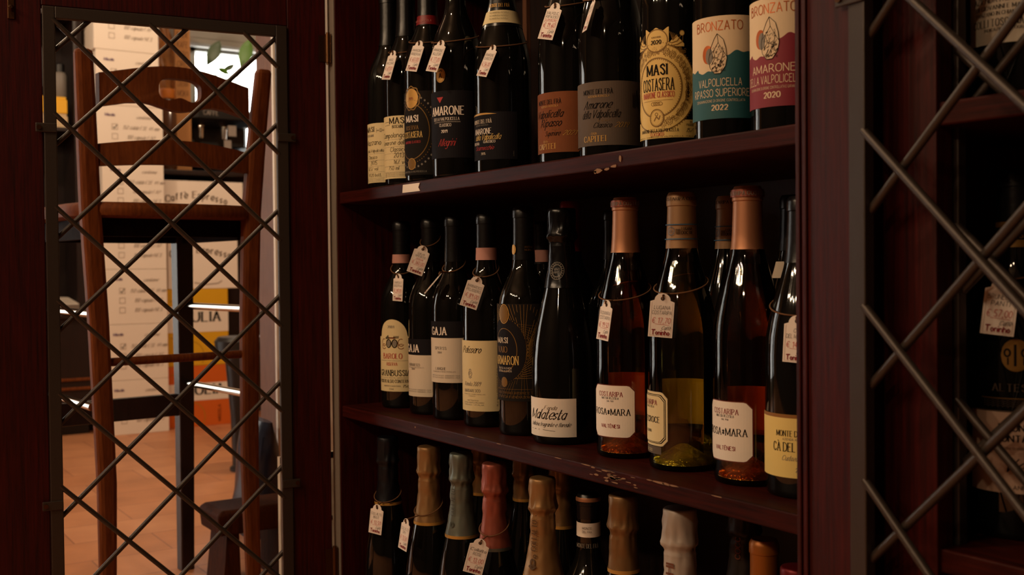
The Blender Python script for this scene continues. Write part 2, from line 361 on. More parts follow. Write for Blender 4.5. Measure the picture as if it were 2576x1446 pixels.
# ------------------------------------------------------------------ the cabinet
CX0, CX1 = -1.68, -.655
SH = {'bottom': .128, 'mid': .488, 'top': .85}
def cabinet(name, label, x0, x1, left_w, heights):
    t = thing(name, label, 'cabinet', ((x0+x1)/2, .93, 0), 'mahogany wine cabinets standing in one row')
    f = .7655
    p = MB().box((x0-left_w, f, 0), (x0, 1.09, 1.32)).build('side_panel', MAHOG, t, bevel=.0015)
    if left_w > .025: MB().box((x0-left_w+.001, f-.0015, 0), (x0-.001, f, 1.32)).build('edge_sheen', mat('grey_window_sheen', 'a89c90', .3, .5, bump=.3, bscale=120), t)  # grey metal added for the window's sheen on the panel edge
    MB().box((x1, f, 0), (x1+.027, 1.09, 1.32)).build('side_panel', MAHOG, t, bevel=.0015)
    MB().box((x0, 1.072, .03), (x1, 1.084, 1.29)).build('back_panel', DARKW, t)
    MB().box((x0, f, 1.29), (x1, 1.09, 1.32)).build('top_panel', MAHOG_X, t)
    MB().box((x0, f+.02, 0), (x1, f+.045, .108)).build('plinth', MAHOG_X, t)
    sh = [MB().box((x0, .770, z-.0195), (x1, 1.072, z)).build('shelf', MAHOG_X, t, bevel=.0018) for z in heights]
    return t, sh
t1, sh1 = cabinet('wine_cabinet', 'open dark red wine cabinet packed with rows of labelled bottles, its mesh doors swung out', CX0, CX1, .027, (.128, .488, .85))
t2, sh2 = cabinet('wine_cabinet', 'dark wine cabinet behind the swung mesh door, its own mesh door shut over two bottles', -.6, .36, .02, (.128, .488, .85))
q = on(1327, 80, 1, 1.07)
MB().box((q.x-.006, 1.064, .85), (q.x+.006, 1.072, 1.25)).build('batten', PINKW, t1)
# torn paper and knocked-off paint on the shelf fronts
LIGHTW = mat('bare_wood', '8a6a50', .9)
def chips(sh, boxes):
    c = MB()
    for px, py, w, h, pl in boxes:
        q = on(px, py or 700, 1, .7695)
        if not py: q.z = (.488-.0012 if pl == 9 else .488-_r.uniform(.002, .014))
        n = 7; poly = [(w/2*math.cos(2*math.pi*i/n)*random.uniform(.6, 1.1), h/2*math.sin(2*math.pi*i/n)*random.uniform(.6, 1.1)) for i in range(n)]
        c.prism(poly, (q.x, .7698, q.z), (1, 0, 0), (0, 0, 1), (0, -.0006, 0))
    return c.build('bare_wood_specks', LIGHTW, sh)
chips(sh1[2], [(1560, 399, .006, .010, 0), (1545, 418, .012, .004, 0), (1527, 425, .012, .004, 0), (1505, 430, .016, .006, 0), (1498, 433, .006, .004, 0)])
_r = random.Random(3)
chips(sh1[1], [(_r.gauss(1545, 26), 0, _r.uniform(.004, .016), _r.uniform(.0009, .0024), 0) for _ in range(34)]+[(1655, 0, .022, .003, 9), (1672, 0, .018, .0028, 9), (1690, 0, .016, .002, 9), (1630, 0, .01, .0016, 9), (1400, 0, .02, .0012, 9), (1250, 0, .014, .0012, 9), (1180, 0, .02, .001, 9), (1470, 0, .02, .0014, 9), (1040, 0, .004, .003, 3), (1800, 0, .02, .0014, 9)])
st = MB(); q = on(1035, 483, 1, .7695)
st.prism([(-.028, -.006), (.027, -.0065), (.022, -.001), (.027, .0055), (-.026, .006)], (q.x, .7698, .85-.009), (1, 0, 0), (0, 0, 1), (0, -.0008, 0))
st.build('torn_sticker', WHITE, sh1[2])

# ------------------------------------------------------------------ mesh doors
def mesh_door(parent, O, ang, s_in, s_out, s_hinge, s_free, zs, z_top, z_bot, rows, ncol, clamp_z, name='door', bead=0, hinge_z=(), wood_off=(-.024, .002), frame_off=(-.005, .006), door_z=(.02, 1.30), z_first=1.0826, ov=0):
    e = Vector((math.cos(R(ang)), math.sin(R(ang)), 0)); n = Vector((math.sin(R(ang)), -math.cos(R(ang)), 0)); o = Vector((*O, 0)); Z = Vector((0, 0, 1))
    def bx(m, s0, s1, z0, z1, a, b, mi=0): m.obox(o+e*s0+Z*z0+n*a, e*(s1-s0), n*(b-a), Z*(z1-z0), mi)
    l, r = s_out; g = .0012; lo, hi = sorted((s_hinge, s_free))
    d = MB(); a, b = wood_off
    bx(d, lo, l-g+ov, *door_z, a, b); bx(d, r+g-ov, hi, *door_z, a, b)
    bx(d, l-g+ov, r+g-ov, z_top+g-ov, door_z[1], a, b); bx(d, l-g+ov, r+g-ov, door_z[0], z_bot-g+ov, a, b)
    D = d.build(name, MAHOG, parent, bevel=.0015)
    if bead:
        m = MB()
        for k in (0.001, .009): bx(m, (lo if bead > 0 else hi-.007)+k, (lo if bead > 0 else hi-.007)+k+.005, *door_z, b, b+.0025)
        m.build('edge_bead', MAHOG, D, bevel=.001)
    f = MB(); a, b = frame_off; il, ir = s_in; w = il-l
    bx(f, l, il, z_bot, z_top, a, b); bx(f, ir, r, z_bot, z_top, a, b); bx(f, il, ir, z_top-w, z_top, a, b); bx(f, il, ir, z_bot, z_bot+w, a, b)
    f.build('iron_frame', IRON, D, bevel=.0012)
    g_ = MB(); S = .1435; HW = S*1.0231/2; sl = (S/2)/HW
    zt, zb = z_top-w+.004, z_bot+w-.004; L0, L1 = il-.004, ir+.004
    for k in range(-8, rows+8):
        for sg in (1, -1):
            z0 = z_first-k*S                      # the rod through column 0, row k
            pts = [(s, z0+sg*sl*s) for s in (L0, L1)]
            (sa, za), (sb, zb_) = pts
            if za > zb_: (sa, za), (sb, zb_) = (sb, zb_), (sa, za)
            if zb_ < zb or za > zt: continue
            def at(z): return sa+(sb-sa)*(z-za)/(zb_-za)
            if za < zb: sa, za = at(zb), zb
            if zb_ > zt: sb, zb_ = at(zt), zt
            if abs(sb-sa) < .008: continue
            off = .003 if sg < 0 else -.003
            g_.tube([o+e*sa+Z*za+n*off, o+e*sb+Z*zb_+n*off], .0038, n=10)
    g_.build('mesh_grille', IRON, D, smooth=True)
    for side, zc in [(sd, z) for z in clamp_z for sd in (-1, 1)]:
        c = MB(); s0 = l if side < 0 else r
        bx(c, s0-.012 if side < 0 else il-.002 if False else s0-.018, s0+.018 if side < 0 else s0+.012, zc-.007, zc+.007, .0062, .0085)
        c.build('clamp', IRON, D, bevel=.002)
        c = MB(); p = o+e*(s0+side*.007)+Z*zc
        c.tube([p+n*.0085, p+n*.0105], .0036, n=12); c.build('screw', BRONZE, D, smooth=True)
    for zc in hinge_z:
        c = MB(); p = o+e*(s_hinge+(.003 if s_hinge > s_free else -.003))+n*.006
        c.tube([p+Z*(zc-.024), p+Z*(zc+.024)], .0052, n=12); c.tube([p+Z*(zc-.027), p+Z*(zc+.027)], .0035, n=10)
        bx(c, s_hinge-.012 if s_hinge > s_free else s_hinge, s_hinge if s_hinge > s_free else s_hinge+.012, zc-.022, zc+.022, .002, .0035)
        c.build('hinge', BRONZE, D, smooth=True)
    return D, bx
LD, bx = mesh_door(t1, (-1.759, .3587), 81.215, (-.0215, .3165), (-.0395, .335), .402, -.13, None, 1.126, .178, 7, 5, (.9405, .3615), hinge_z=(1.094, .22))
m = MB(); bx(m, -.087, -.077, 1.102, 1.16, .002, .0045); m.build('latch_plate', BRONZE, LD, bevel=.001)
m = MB(); e = Vector((math.cos(R(81.215)), math.sin(R(81.215)), 0)); n = Vector((e.y, -e.x, 0)); p = Vector((-1.759, .3587, 1.118))+e*-.082
m.tube([p+n*.0045, p+n*.009, p+n*.013], [.003, .0045, .002], n=12); m.build('latch_knob', BRONZE, LD, smooth=True)
mesh_door(t1, (-.5377, .7288), -4.935, (-.0305, .3245), (-.048, .342), -.1125, .41, None, 1.126, .178, 7, 5, (.9405, .3615), bead=1)
mesh_door(t2, (-.503, .797), 0, (-.0245, .3165), (-.0425, .335), -.079, .40, None, 1.14, .16, 7, 5, (), wood_off=(.0095, .0315), frame_off=(-.005, .006), z_first=1.154, ov=.0165)

# ------------------------------------------------------------------ bottles
def scale_prof(p, R_, h): return [(r*R_, z*h) for r, z in p]
BORD = [(0, .03), (.45, .022), (.8, .006), (.9, 0), (.97, .006), (1, .02), (1, .30), (1, .53), (.985, .565), (.93, .605), (.83, .64), (.70, .672), (.56, .705), (.465, .735), (.415, .77), (.395, .82), (.385, .90), (.385, .955), (.41, .957), (.41, .985), (.37, 1.0), (.0, 1.0)]
BURG = [(0, .05), (.4, .035), (.78, .006), (.9, 0), (.97, .006), (1, .025), (1, .30), (1, .47), (.975, .53), (.91, .58), (.82, .63), (.71, .68), (.60, .725), (.515, .765), (.455, .80), (.425, .85), (.405, .91), (.395, .952), (.42, .955), (.42, .985), (.38, 1.0), (.0, 1.0)]
CHAM = [(0, .05), (.4, .035), (.78, .006), (.9, 0), (.97, .008), (1, .03), (1, .30), (.985, .36), (.93, .43), (.84, .50), (.72, .57), (.61, .63), (.52, .68), (.45, .73), (.40, .78), (.375, .83), (.375, .87), (.41, .872), (.41, .895), (.37, .90), (.35, .94), (.39, .945), (.41, .97), (.36, .998), (.0, 1.0)]
def rad_at(prof, z):
    for (r0, z0), (r1, z1) in zip(prof[4:], prof[5:]):
        if z0 <= z <= z1: return r0+(r1-r0)*((z-z0)/max(1e-6, z1-z0))
    return prof[-2][0]
def cut(prof, z0, z1, d):
    out = [(rad_at(prof, z0)+d, z0)]+[(r+d, z) for r, z in prof[5:-1] if z0 < z < z1]
    out.append((rad_at(prof, z1)+d, z1)); return out
CAPS = {'black': CAPS_D}
BOT = {}
def bottle(x, y, z, h, R_, shape, label, group, cap=None, capm=CAPS_D, bands=(), glass=GLASS_D, wine=None, name='wine_bottle', foil=None, key=None):
    t = thing(name, label, 'bottle', (x, y, z), group)
    prof = scale_prof({'bord': BORD, 'burg': BURG, 'cham': CHAM}[shape], R_, h)
    fine = []
    for (r0, z0), (r1, z1) in zip(prof, prof[1:]): fine += [(r0, z0), ((r0+r1)/2, (z0+z1)/2)] if z1-z0 > .03 else [(r0, z0)]
    fine.append(prof[-1])
    C = (x, y, z)
    if wine is None:
        MB().lathe(fine, C, n=48, cap0=False, cap1=False).build('glass_body', glass, t, smooth=True, auto=50)
    else:
        th = .0032
        inner = [(0, .0045), (R_*.90, .0045)]+[(max(0, r-th), zz) for r, zz in fine if .018*h < zz < .955*h]
        MB().lathe(fine, C, n=56, cap0=False, cap1=False).build('glass_body', glass, t, smooth=True, auto=50)
        wl_ = [(max(0, r-.0003), zz-.0003) for r, zz in inner if zz < wine[1]*h]
        wl_[0] = (0, wl_[0][1]); top = wine[1]*h
        wl_ += [(rad_at(prof, top)-th-.0003, top), (0, top)]
        MB().lathe(wl_, C, n=56, cap0=False, cap1=False).build('wine', wine[0], t, smooth=True, auto=50)
        pn = [(R_*.93-.002, .0062), (R_*.84, .0105), (R_*.62, .0145), (R_*.42, .0195), (R_*.25, .0235), (R_*.12, .0262), (0, .027)]
        MB().lathe([(r, zz) for r, zz in pn], C, n=48, cap0=False, cap1=False).build('punt', wine[2], t, smooth=True, auto=60)
    if cap is not None:
        cpz = cut(prof, cap*h, .995*h, .0006)
        cpz += [(cpz[-1][0]*.9, h+.0012), (0, h+.0014)]
        MB().lathe(cpz, C, n=36, cap0=False, cap1=False).build('capsule', capm, t, smooth=True)
    for z0, z1, m_ in bands:
        MB().lathe(cut(prof, z0*h, z1*h, .0011), C, n=36, cap0=False, cap1=False).build('neck_band', m_, t, smooth=True)
    if foil:
        fz, fm, rim = foil
        sd = random.random()*9
        def wob(a, zz):
            k = zz/h
            amp = .0016 if .855 < k < .97 else .0005 if k < .99 else .0002
            return amp*noise.noise(Vector((math.cos(a)*3+sd, math.sin(a)*3, zz*90)))*1.6 + (.0012*abs(math.sin(a*3+sd)) if .79 < k < .9 else 0)
        body = cut(prof, fz*h, .845*h, .0012)
        fr = []
        for (r0, z0), (r1, z1) in zip(body, body[1:]):
            fr += [(r0+(r1-r0)*i/3, z0+(z1-z0)*i/3) for i in range(3)]
        rn = .41*R_
        fr += [(rn*.93, .85*h), (rn*.96, .862*h), (rn*1.13, .872*h), (rn*1.17, .882*h), (rn*1.10, .893*h), (rn*1.10, .92*h), (rn*1.10, .95*h), (rn*1.10, .975*h), (rn*1.09, .992*h), (rn*1.02, .9985*h), (rn*.97, .9995*h), (rn*.5, 1.001*h), (0, 1.002*h)]
        MB().lathe(fr, C, n=56, cap0=False, cap1=False, wob=wob).build('foil', fm, t, smooth=True, auto=60)
        if rim:
            MB().lathe([(rad_at(prof, (fz-.008)*h)+.0009, (fz-.008)*h), (rad_at(prof, (fz+.006)*h)+.0018, (fz+.006)*h)], C, n=48, cap0=False, cap1=False).build('foil_edge', rim, t, smooth=True)
    BOT[key] = (t, prof, x, y, z, R_, h)
    return t
def label_on(key, alpha, draw, mats, name='label', lift=.0004):
    t, prof, x, y, z, R_, h = BOT[key]
    p = Print(cyl_fn(x, y, z, R_+lift, alpha)); draw(p); return p.build(name, mats, t)
def neck_print(key, alpha, draw, mats, name='neck_print'):
    t, prof, x, y, z, R_, h = BOT[key]
    p = Print(taper_fn(x, y, z, lambda v: rad_at(prof, min(h*.99, max(.01, v)))+.0017, alpha)); draw(p); return p.build(name, mats, t)
T, M, B = .85, .488, .128
G1, G2, G3 = 'wine bottles on the upper shelf', 'wine bottles on the middle shelf', 'sparkling wine bottles on the bottom shelf'
# ---- upper shelf
bottle(-1.611, .832, T, .325, .0365, 'bord', 'dark bottle with handwritten cream label against the cabinet side, end of the upper shelf', G1, .74, key='A')
bottle(-1.533, .823, T, .325, .0365, 'bord', 'dark bottle with handwritten cream label dated 2013, second from the cabinet side', G1, .74, key='B')
bottle(-1.457, .82, T, .33, .037, 'bord', 'dark bottle with black ring-patterned label and red band round its capsule', G1, .735, bands=((.739, .781, mat('red_band', '7a1418', .45)),), key='C')
bottle(-1.372, .82, T, .335, .037, 'bord', 'dark bottle with round gold seal above a black label with white capitals', G1, .80, key='D')
bottle(-1.293, .85, T, .31, .041, 'burg', 'dark bottle with black label under a gold arc and a cream band at its neck', G1, .68, bands=((.695, .755, CREAM),), key='E')
bottle(-1.225, .955, T, .31, .04, 'burg', 'plain dark bottle standing behind the gold-arc black label bottle on the upper shelf', G1, .78, key='E2')
bottle(-1.134, .85, T, .31, .041, 'burg', 'dark bottle with orange-brown label and a white price tag on its shoulder', G1, .78, key='F')
bottle(-1.047, .85, T, .31, .041, 'burg', 'dark bottle with taupe grey label dated 2019', G1, .78, key='G')
bottle(-.934, .85, T, .31, .037, 'bord', 'dark bottle with large ornate yellow-gold oval label dated 2020', G1, .75, key='H')
bottle(-.846, .85, T, .31, .037, 'bord', 'dark bottle with teal and putty label showing a flint stone, dated 2022', G1, .75, key='I')
bottle(-.761, .85, T, .31, .037, 'bord', 'dark bottle with crimson and putty label showing a flint stone', G1, .75, key='J')
LM = [CREAM, INK, REDINK, GREYINK, GOLD, DKGOLD, WHITE, NAVY, BROWNP, GREYP, GOLDPAPER, PUTTY, TEAL, WINE_RED, ORANGE, COPPER, PALE, SOFTBLK, DKRED]
cre, ink, red, gry, gol, dkg, whi, nav, brn, gpp, gpa, put, tea, crm, ora, cop, pal, sbk, dkr = range(19)
def lA(p):
    p.area(-.036, .045, .012, .1096, cre)
    p.text('MASI', -.004, .096, .008, ink, 'serif', al='c'); p.line([(.012, .1), (.03, .1)], .0006, ink); p.line([(.012, .095), (.03, .095)], .0006, ink); p.text('MAZZANO', .021, .0962, .0025, ink, 'sans')
    p.text('BOSCAINI', -.004, .088, .0035, gry, 'serif')
    for i, (s, hh) in enumerate([('Mazzano', .010), ('della Valpolicella', .006), ('Classico', .007), ('2015', .008), ('16.5% vol', .007), ('14520 bott.', .0065)]):
        p.text(s, .002+(i % 2)*.004, (.074, .062, .051, .0415, .032, .022)[i], hh*.8, ink, 'hand'); p.line([(-.03, (.0595, .0485, .039, .0295, .0195, .0195)[i]), (.04, (.0595, .0485, .039, .0295, .0195, .0195)[i])], .0003, gry)
    for k in range(2): p.text('IMBOTTIGLIATO DALLA CANTINA ITALIA', .004, .0165-k*.0025, .0013, gry, 'sans', .05)
label_on('A', 6, lA, LM)
def lB(p):
    p.area(-.034, .046, .0125, .1112, cre)
    p.text('MASI', .004, .099, .0095, ink, 'serif', al='c'); p.text('BOSCAINI', .004, .092, .0045, ink, 'serif', .018); p.line([(-.024, .102), (-.01, .102)], .0006, ink); p.line([(-.024, .097), (-.01, .097)], .0006, ink)
    for i, (s, hh, dx) in enumerate([('Campolongo', .0095, -.008), ('Amarone della', .0085, -.006), ('Classico', .0085, .004), ('2013', .009, .006), ('16% vol', .008, .008), ('750 ml', .0075, -.004)]):
        v = (.077, .0655, .055, .0455, .035, .026)[i]
        p.text(s, dx, v, hh*.8, ink, 'hand'); p.line([(-.03, v-.003), (.04, v-.003)], .0003, gry)
    for k in range(3): p.text('IMBOTTIGLIATO DALLA CANTINA ITALIA', 0, .0205-k*.0025, .0014, ink, 'sans', .05)
label_on('B', 30, lB, LM)
def lC(p):
    p.area(-.05, .05, .012, .139, sbk, n=40)
    p.ring(0, .078, .040, .052, .004, nav, 1); p.ring(0, .078, .030, .042, .0012, dkg, 2); p.dots(0, .078, .036, .048, 60, .0008, dkg, 2)
    p.dots(0, .078, .043, .055, 44, .0016, gry, 1)
    p.ell(0, .1285, .013, .015, gol, 2); p.ring(0, .1285, .0155, .0175, .002, dkg, 2, flut=.06); p.text('2015', 0, .127, .003, dkr, 'serif', .009, lay=4)
    p.text('MASI', 0, .093, .0095, whi, 'fat', .025); p.text('RISERVA', 0, .081, .006, dkg, 'serif', .026); p.text('COSTASERA', 0, .069, .009, gpa, 'serif', .038)
    p.text('AMARONE CLASSICO', 0, .0605, .0035, red, 'serif', .032)
    p.ell(0, .029, .0075, .0085, dkg, 3); p.ring(0, .029, .0075, .0085, .0008, gol, 4)
    p.text('AMARONE DELLA VALPOLICELLA', 0, .016, .0025, gry, 'serif', .05)
label_on('C', 16, lC, LM)
def lD(p):
    p.area(-.043, .043, .030, .1275, nav)
    p.ell(-.008, .150, .0085, .0105, gol, 1); p.ring(-.008, .150, .0073, .0092, .0005, dkg, 2); p.text('A', -.008, .1465, .0065, sbk, 'serif', lay=3); p.line([(-.0115, .1555), (-.008, .1575), (-.0045, .1555)], .0012, sbk, 2)
    p.area(-.0155, -.0035, lambda u: .1185-(.0075-abs(u+.0095)*1.25)*.0+abs(u+.0095)*0-.0085+abs(u+.0095)*1.4, .1185, red, 1, 8)
    p.text('AMARONE', 0, .0925, .012, whi, 'fat', .055); p.text('DELLA VALPOLICELLA', -.001, .0845, .0042, whi, 'serif', .043); p.line([(-.022, .0825), (.022, .0825)], .0003, whi)
    p.text('DENOMINAZIONE DI ORIGINE CONTROLLATA E GARANTITA', 0, .0805, .0011, gry, 'sans', .044)
    p.text('CLASSICO', -.001, .0755, .0042, whi, 'serif', .019); p.text('2019', -.002, .0665, .0042, whi, 'fat', .010)
    p.text('Allegrini', 0, .0475, .010, red, 'script', .026)
label_on('D', 33, lD, LM)
def lE(p):
    p.area(-.048, .043, .022, .0885, nav)
    p.area(-.040, .014, lambda u: .0815+.010*(u+.04)*8*.6*.2+.0035, lambda u: .0855+.0025*math.sin((u+.04)*58), gol, 1)
    p.text('MONTE DEL FR\u00c0', -.012, .0735, .0052, pal, 'serif', .037); p.text('AZIENDA AGRICOLA', -.012, .0698, .0022, gry, 'sans', .026)
    p.text('AMARONE', -.011, .0585, .0075, whi, 'serif', .034); p.text('della Valpolicella', -.004, .050, .008, gpa, 'script', .044); p.text('RISERVA', -.024, .0435, .0037, whi, 'serif', .015); p.text('CLASSICO', .002, .0455, .0034, whi, 'serif', .019)
    p.text('Scarnocchio', -.009, .036, .0058, red, 'script', .034); p.text('2015', -.008, .029, .0033, pal, 'serif')
    p.text('SCARNEL', .038, .030, .0014, gry, 'sans', rot=90)
label_on('E', 25, lE, LM)
def tree_lines(p, u0, u1, v0, v1, n, w, m):
    for i in range(n):
        u = u0+(u1-u0)*i/(n-1); a = random.uniform(0, .4); p.line([(u, v0+(v1-v0)*a), (u, v1-(v1-v0)*random.uniform(0, .3))], w, m)
def lFG(first, second, third, yr, paper, big):
    def d(p):
        w = .05 if not big else .061
        p.area(-w, .048 if not big else .056, .017, .0945, paper, n=40)
        p.text('MONTE DEL FR\u00c0', -.006, .0795, .0056, ink, 'serif', .04); p.text('AZIENDA AGRICOLA', -.004, .0755, .0024, gol, 'sans', .028)
        p.text(first, -.008, .062, .0095, ink, 'script', .044 if not big else .036); p.text(second, -.004, .0505, .0095, ink, 'script', .032 if not big else .05)
        p.text('V.S.G.F.', .004, .046, .0016, dkg, 'sans', .018)
        p.text(third, .0, .0385, .0062, ink, 'script', .022); p.text(yr, .024, .0385, .0062, gol, 'script', .016)
        p.text('- CASA -', -.01, .0305, .0025, gol, 'serif', .012); p.text('CAPITEI', -.010, .022, .0068, gol, 'serif', .031)
        tree_lines(p, .040, .05, .052, .085, 8, .0008, gry if not big else sbk)
    return d
label_on('F', 19, lFG('Valpolicella', 'Ripasso', 'Superiore', '2021', brn, 0), LM)
label_on('G', 34, lFG('Amarone', 'della Valpolicella', 'Classico', '2019', gpp, 1), LM)
def lH(p):
    # shield, cherub side figures, wreath ring, medallion, foot strip
    p.ring(-.0005, .0715, .0375, .0375*1.12, .016, gpa, 0, 60); p.ell(-.0005, .0715, .0345, .040, gpa, 0, 40)
    p.ring(-.0005, .0715, .0450, .0495, .0012, dkg, 2, 60); p.ring(-.0005, .0715, .0285, .0335, .0012, dkg, 2, 50)
    p.dots(-.0005, .0715, .0272, .0322, 70, .0005, dkg, 2); p.dots(-.0005, .0715, .0462, .0507, 90, .0006, dkg, 2)
    for i in range(26):                                # vine leaves and grapes of the wreath
        an = R(-60+i*300/26-90+60); cu, cv = -.0005+.0365*math.cos(an), .0715+.0415*math.sin(an)
        if i % 3 == 0:
            for k in range(7): p.ring(cu+random.uniform(-.0035, .0035), cv+random.uniform(-.004, .004), .0012, .0012, .0004, dkg, 2, 8)
        else:
            p.ring(cu, cv, .0035, .0042, .0006, dkg, 2, 20, flut=.25); p.ring(cu, cv, .0018, .0022, .0005, dkg, 2, 10)
            p.line([(cu-.003, cv-.003), (cu+.003, cv+.003)], .0004, dkg, 2)
    p.area(-.016, .014, lambda u: .112+.0085*((u+.001)/.015)**2, lambda u: .137+.002*math.cos((u+.001)*420), gpa, 2)
    p.ring(-.001, .1245, .0135, .0125, .0012, dkg, 3); p.text('VENDEMMIA', -.001, .1275, .0018, dkg, 'serif', .012, lay=4); p.text('2020', -.001, .1205, .0045, ink, 'fat', .0125, lay=4)
    for sg in (-1, 1):                                 # reclining winged figure each side, drawn in line
        b = -.001+sg*.014
        p.area(*sorted((b, b+sg*.018)), lambda u: .1165-.0, lambda u: .1165+max(0, .013-abs(abs(u+.001)-.023)*1.1), gpa, 1)
        p.ell(b+sg*.0155, .1315, .0028, .0031, gpa, 2); p.ring(b+sg*.0155, .1315, .0028, .0031, .0005, dkg, 3, 14)
        p.line([(b+sg*.014, .1285), (b+sg*.010, .1225), (b+sg*.004, .1205), (b+sg*.0, .1225)], .0008, dkg, 3); p.line([(b+sg*.0165, .1285), (b+sg*.016, .122), (b+sg*.010, .1185), (b+sg*.003, .1175)], .0008, dkg, 3)
        for k in range(6): p.line([(b+sg*.005, .1235), (b+sg*(.002+k*.0018), .1335-k*.0008)], .0005, dkg, 3)
        for k in range(16): p.ring(b+sg*(.009+random.uniform(0, .011)), .1125+random.uniform(-.003, .003), .0012, .0012, .0004, dkg, 3, 8)
    p.text('MASI', -.001, .086, .0115, ink, 'fat', .026, lay=3); p.text('COSTASERA', -.001, .0685, .0132, ink, 'serif', .041, lay=3); p.text('AMARONE CLASSICO', -.001, .0605, .0062, red, 'serif', .041, lay=3)
    p.line([(-.02, .0572), (.018, .0572)], .0003, dkg, 3)
    for k in range(4): p.ring(-.001+(k-1.5)*.003, .0535, .0025, .002, .0005, dkg, 3, 14)
    p.area(-.040, .056, .0145, .0345, gpa, 1, 40)
    p.ell(-.001, .0375, .0084, .0096, gpa, 3); p.ring(-.001, .0375, .0084, .0096, .0012, dkg, 4); p.dots(-.001, .0375, .007, .0083, 26, .0004, dkg, 4)
    p.line([(-.004, .034), (-.001, .039), (.002, .0355), (.0035, .040)], .0014, dkg, 4); p.ring(-.001, .0415, .0017, .0017, .0008, dkg, 4, 10)
    p.text('AMARONE DELLA VALPOLICELLA', -.001, .0215, .0036, ink, 'serif', .050, lay=3); p.text('CLASSICO', -.001, .0172, .0034, red, 'serif', .017, lay=3); p.text('AGRICOLA - S.AMBROGIO DI VALPOLICELLA - ITALIA', .004, .0153, .0014, ink, 'sans', .075, lay=3)
    p.text('RED WINE', .044, .0305, .0027, ink, 'serif', .013, 'c', 3); p.text('PRODUCT OF ITALY', .044, .0275, .0024, ink, 'serif', .022, 'c', 3); p.text('15% vol', .040, .0205, .0045, ink, 'script', .016, 'c', 3)
label_on('H', 20, lH, LM)
def flint(p, cu, cv, s, eye):
    p.ell(cu-.0105*s, cv+.001*s, .0062*s, .0092*s, eye, 2)
    pts = [(0, .021), (.006, .015), (.0085, .006), (.0095, -.004), (.008, -.012), (.003, -.019), (-.003, -.019), (-.0075, -.013), (-.009, -.004), (-.0065, .008), (-.003, .016), (0, .021)]
    up = sorted([q for q in pts if q[0] <= 0 or True])
    def ev(u, sg):
        best = None
        for (a, b), (c, d) in zip(pts, pts[1:]):
            if min(a, c) <= u <= max(a, c) and abs(c-a) > 1e-9:
                v = b+(d-b)*(u-a)/(c-a); best = v if best is None else (max(best, v) if sg > 0 else min(best, v))
        return best if best is not None else 0
    p.area(cu-.009*s, cu+.0094*s, lambda u: cv+s*ev((u-cu)/s, -1), lambda u: cv+s*ev((u-cu)/s, 1), put, 3, 20)
    p.ell(cu-.0085*s, cv-.001*s, .0042*s, .008*s, gry, 4, 12)
    p.line([(cu+a*s, cv+b*s) for a, b in pts], .0005, ink, 5)
    for ln in ([(0, .021), (.001, .012), (-.004, .004), (-.002, -.003), (-.006, -.010)], [(.001, .012), (.006, .003), (.004, -.006), (.006, -.012)], [(-.002, -.003), (.004, -.006), (.0, -.013), (-.003, -.018)], [(-.004, .004), (-.0085, .0)], [(.006, .003), (.009, -.002)]):
        p.line([(cu+a*s, cv+b*s) for a, b in ln], .0004, ink, 5)
    for k in range(90):
        a = random.uniform(-.006, .007); b = random.uniform(-.018, .008); dense = b < -.006
        p.line([(cu+a*s, cv+b*s), (cu+(a+.0012)*s, cv+(b+random.uniform(.0008, .0022))*s)], .0005 if dense else .0003, ink, 5)
def lIJ(colour, title, second, small, yr, hill_hi, v0, v1, dv):
    def d(p):
        p.area(-.0455, .0435, v0, v1, put, n=40)
        hill = lambda u: dv+.0795-.004+(.021*max(0, 1-abs((u-.024)/.032)**2.2) if u > -.02 else 0)+.0012*math.sin(u*420)+(.003 if u < -.025 else 0)
        p.area(-.0455, .0435, v0, hill, colour, 1, 60)
        p.text('BRONZATO', -.001, v1-.0150, .0094, ora, 'sans', .053); flint(p, -.001, v1-.041, 1.05, ora)
        p.text(title, 0, v0+.0345, .0078, put, 'sans', .049); p.text(second, 0, v0+.0235, .0078, put, 'sans', .066); p.text(small, 0, v0+.0178, .0026, put, 'sans', .056); p.text(yr, .001, v0+.009, .0056, put, 'bold', .017)
    return d
label_on('I', 30, lIJ(tea, 'VALPOLICELLA', 'RIPASSO SUPERIORE', 'DENOMINAZIONE DI ORIGINE CONTROLLATA', '2022', 0, .0257, .1342, 0), LM)
label_on('J', 16, lIJ(crm, 'AMARONE', 'DELLA VALPOLICELLA', 'DENOMINAZIONE DI ORIGINE CONTROLLATA E GARANTITA', '2020', 0, .028, .1365, .003), LM)
neck_print('C', 30, lambda p: p.text('MASI AGRICOLA', 0, .2475, .0035, 0, 'sans', .03), [mat('pink_ink', 'b06a60', .6)])
def nE(p):
    p.text('MONTE DEL FR\u00c0', 0, .239, .0048, 1, 'serif', .03)
    for k in range(3): p.text('DOCG AMARONE DELLA VALPOLICELLA', 0, .2295-k*.0045, .0022, 0, 'sans', .028)
neck_print('E', 45, nE, [INK, GOLD])
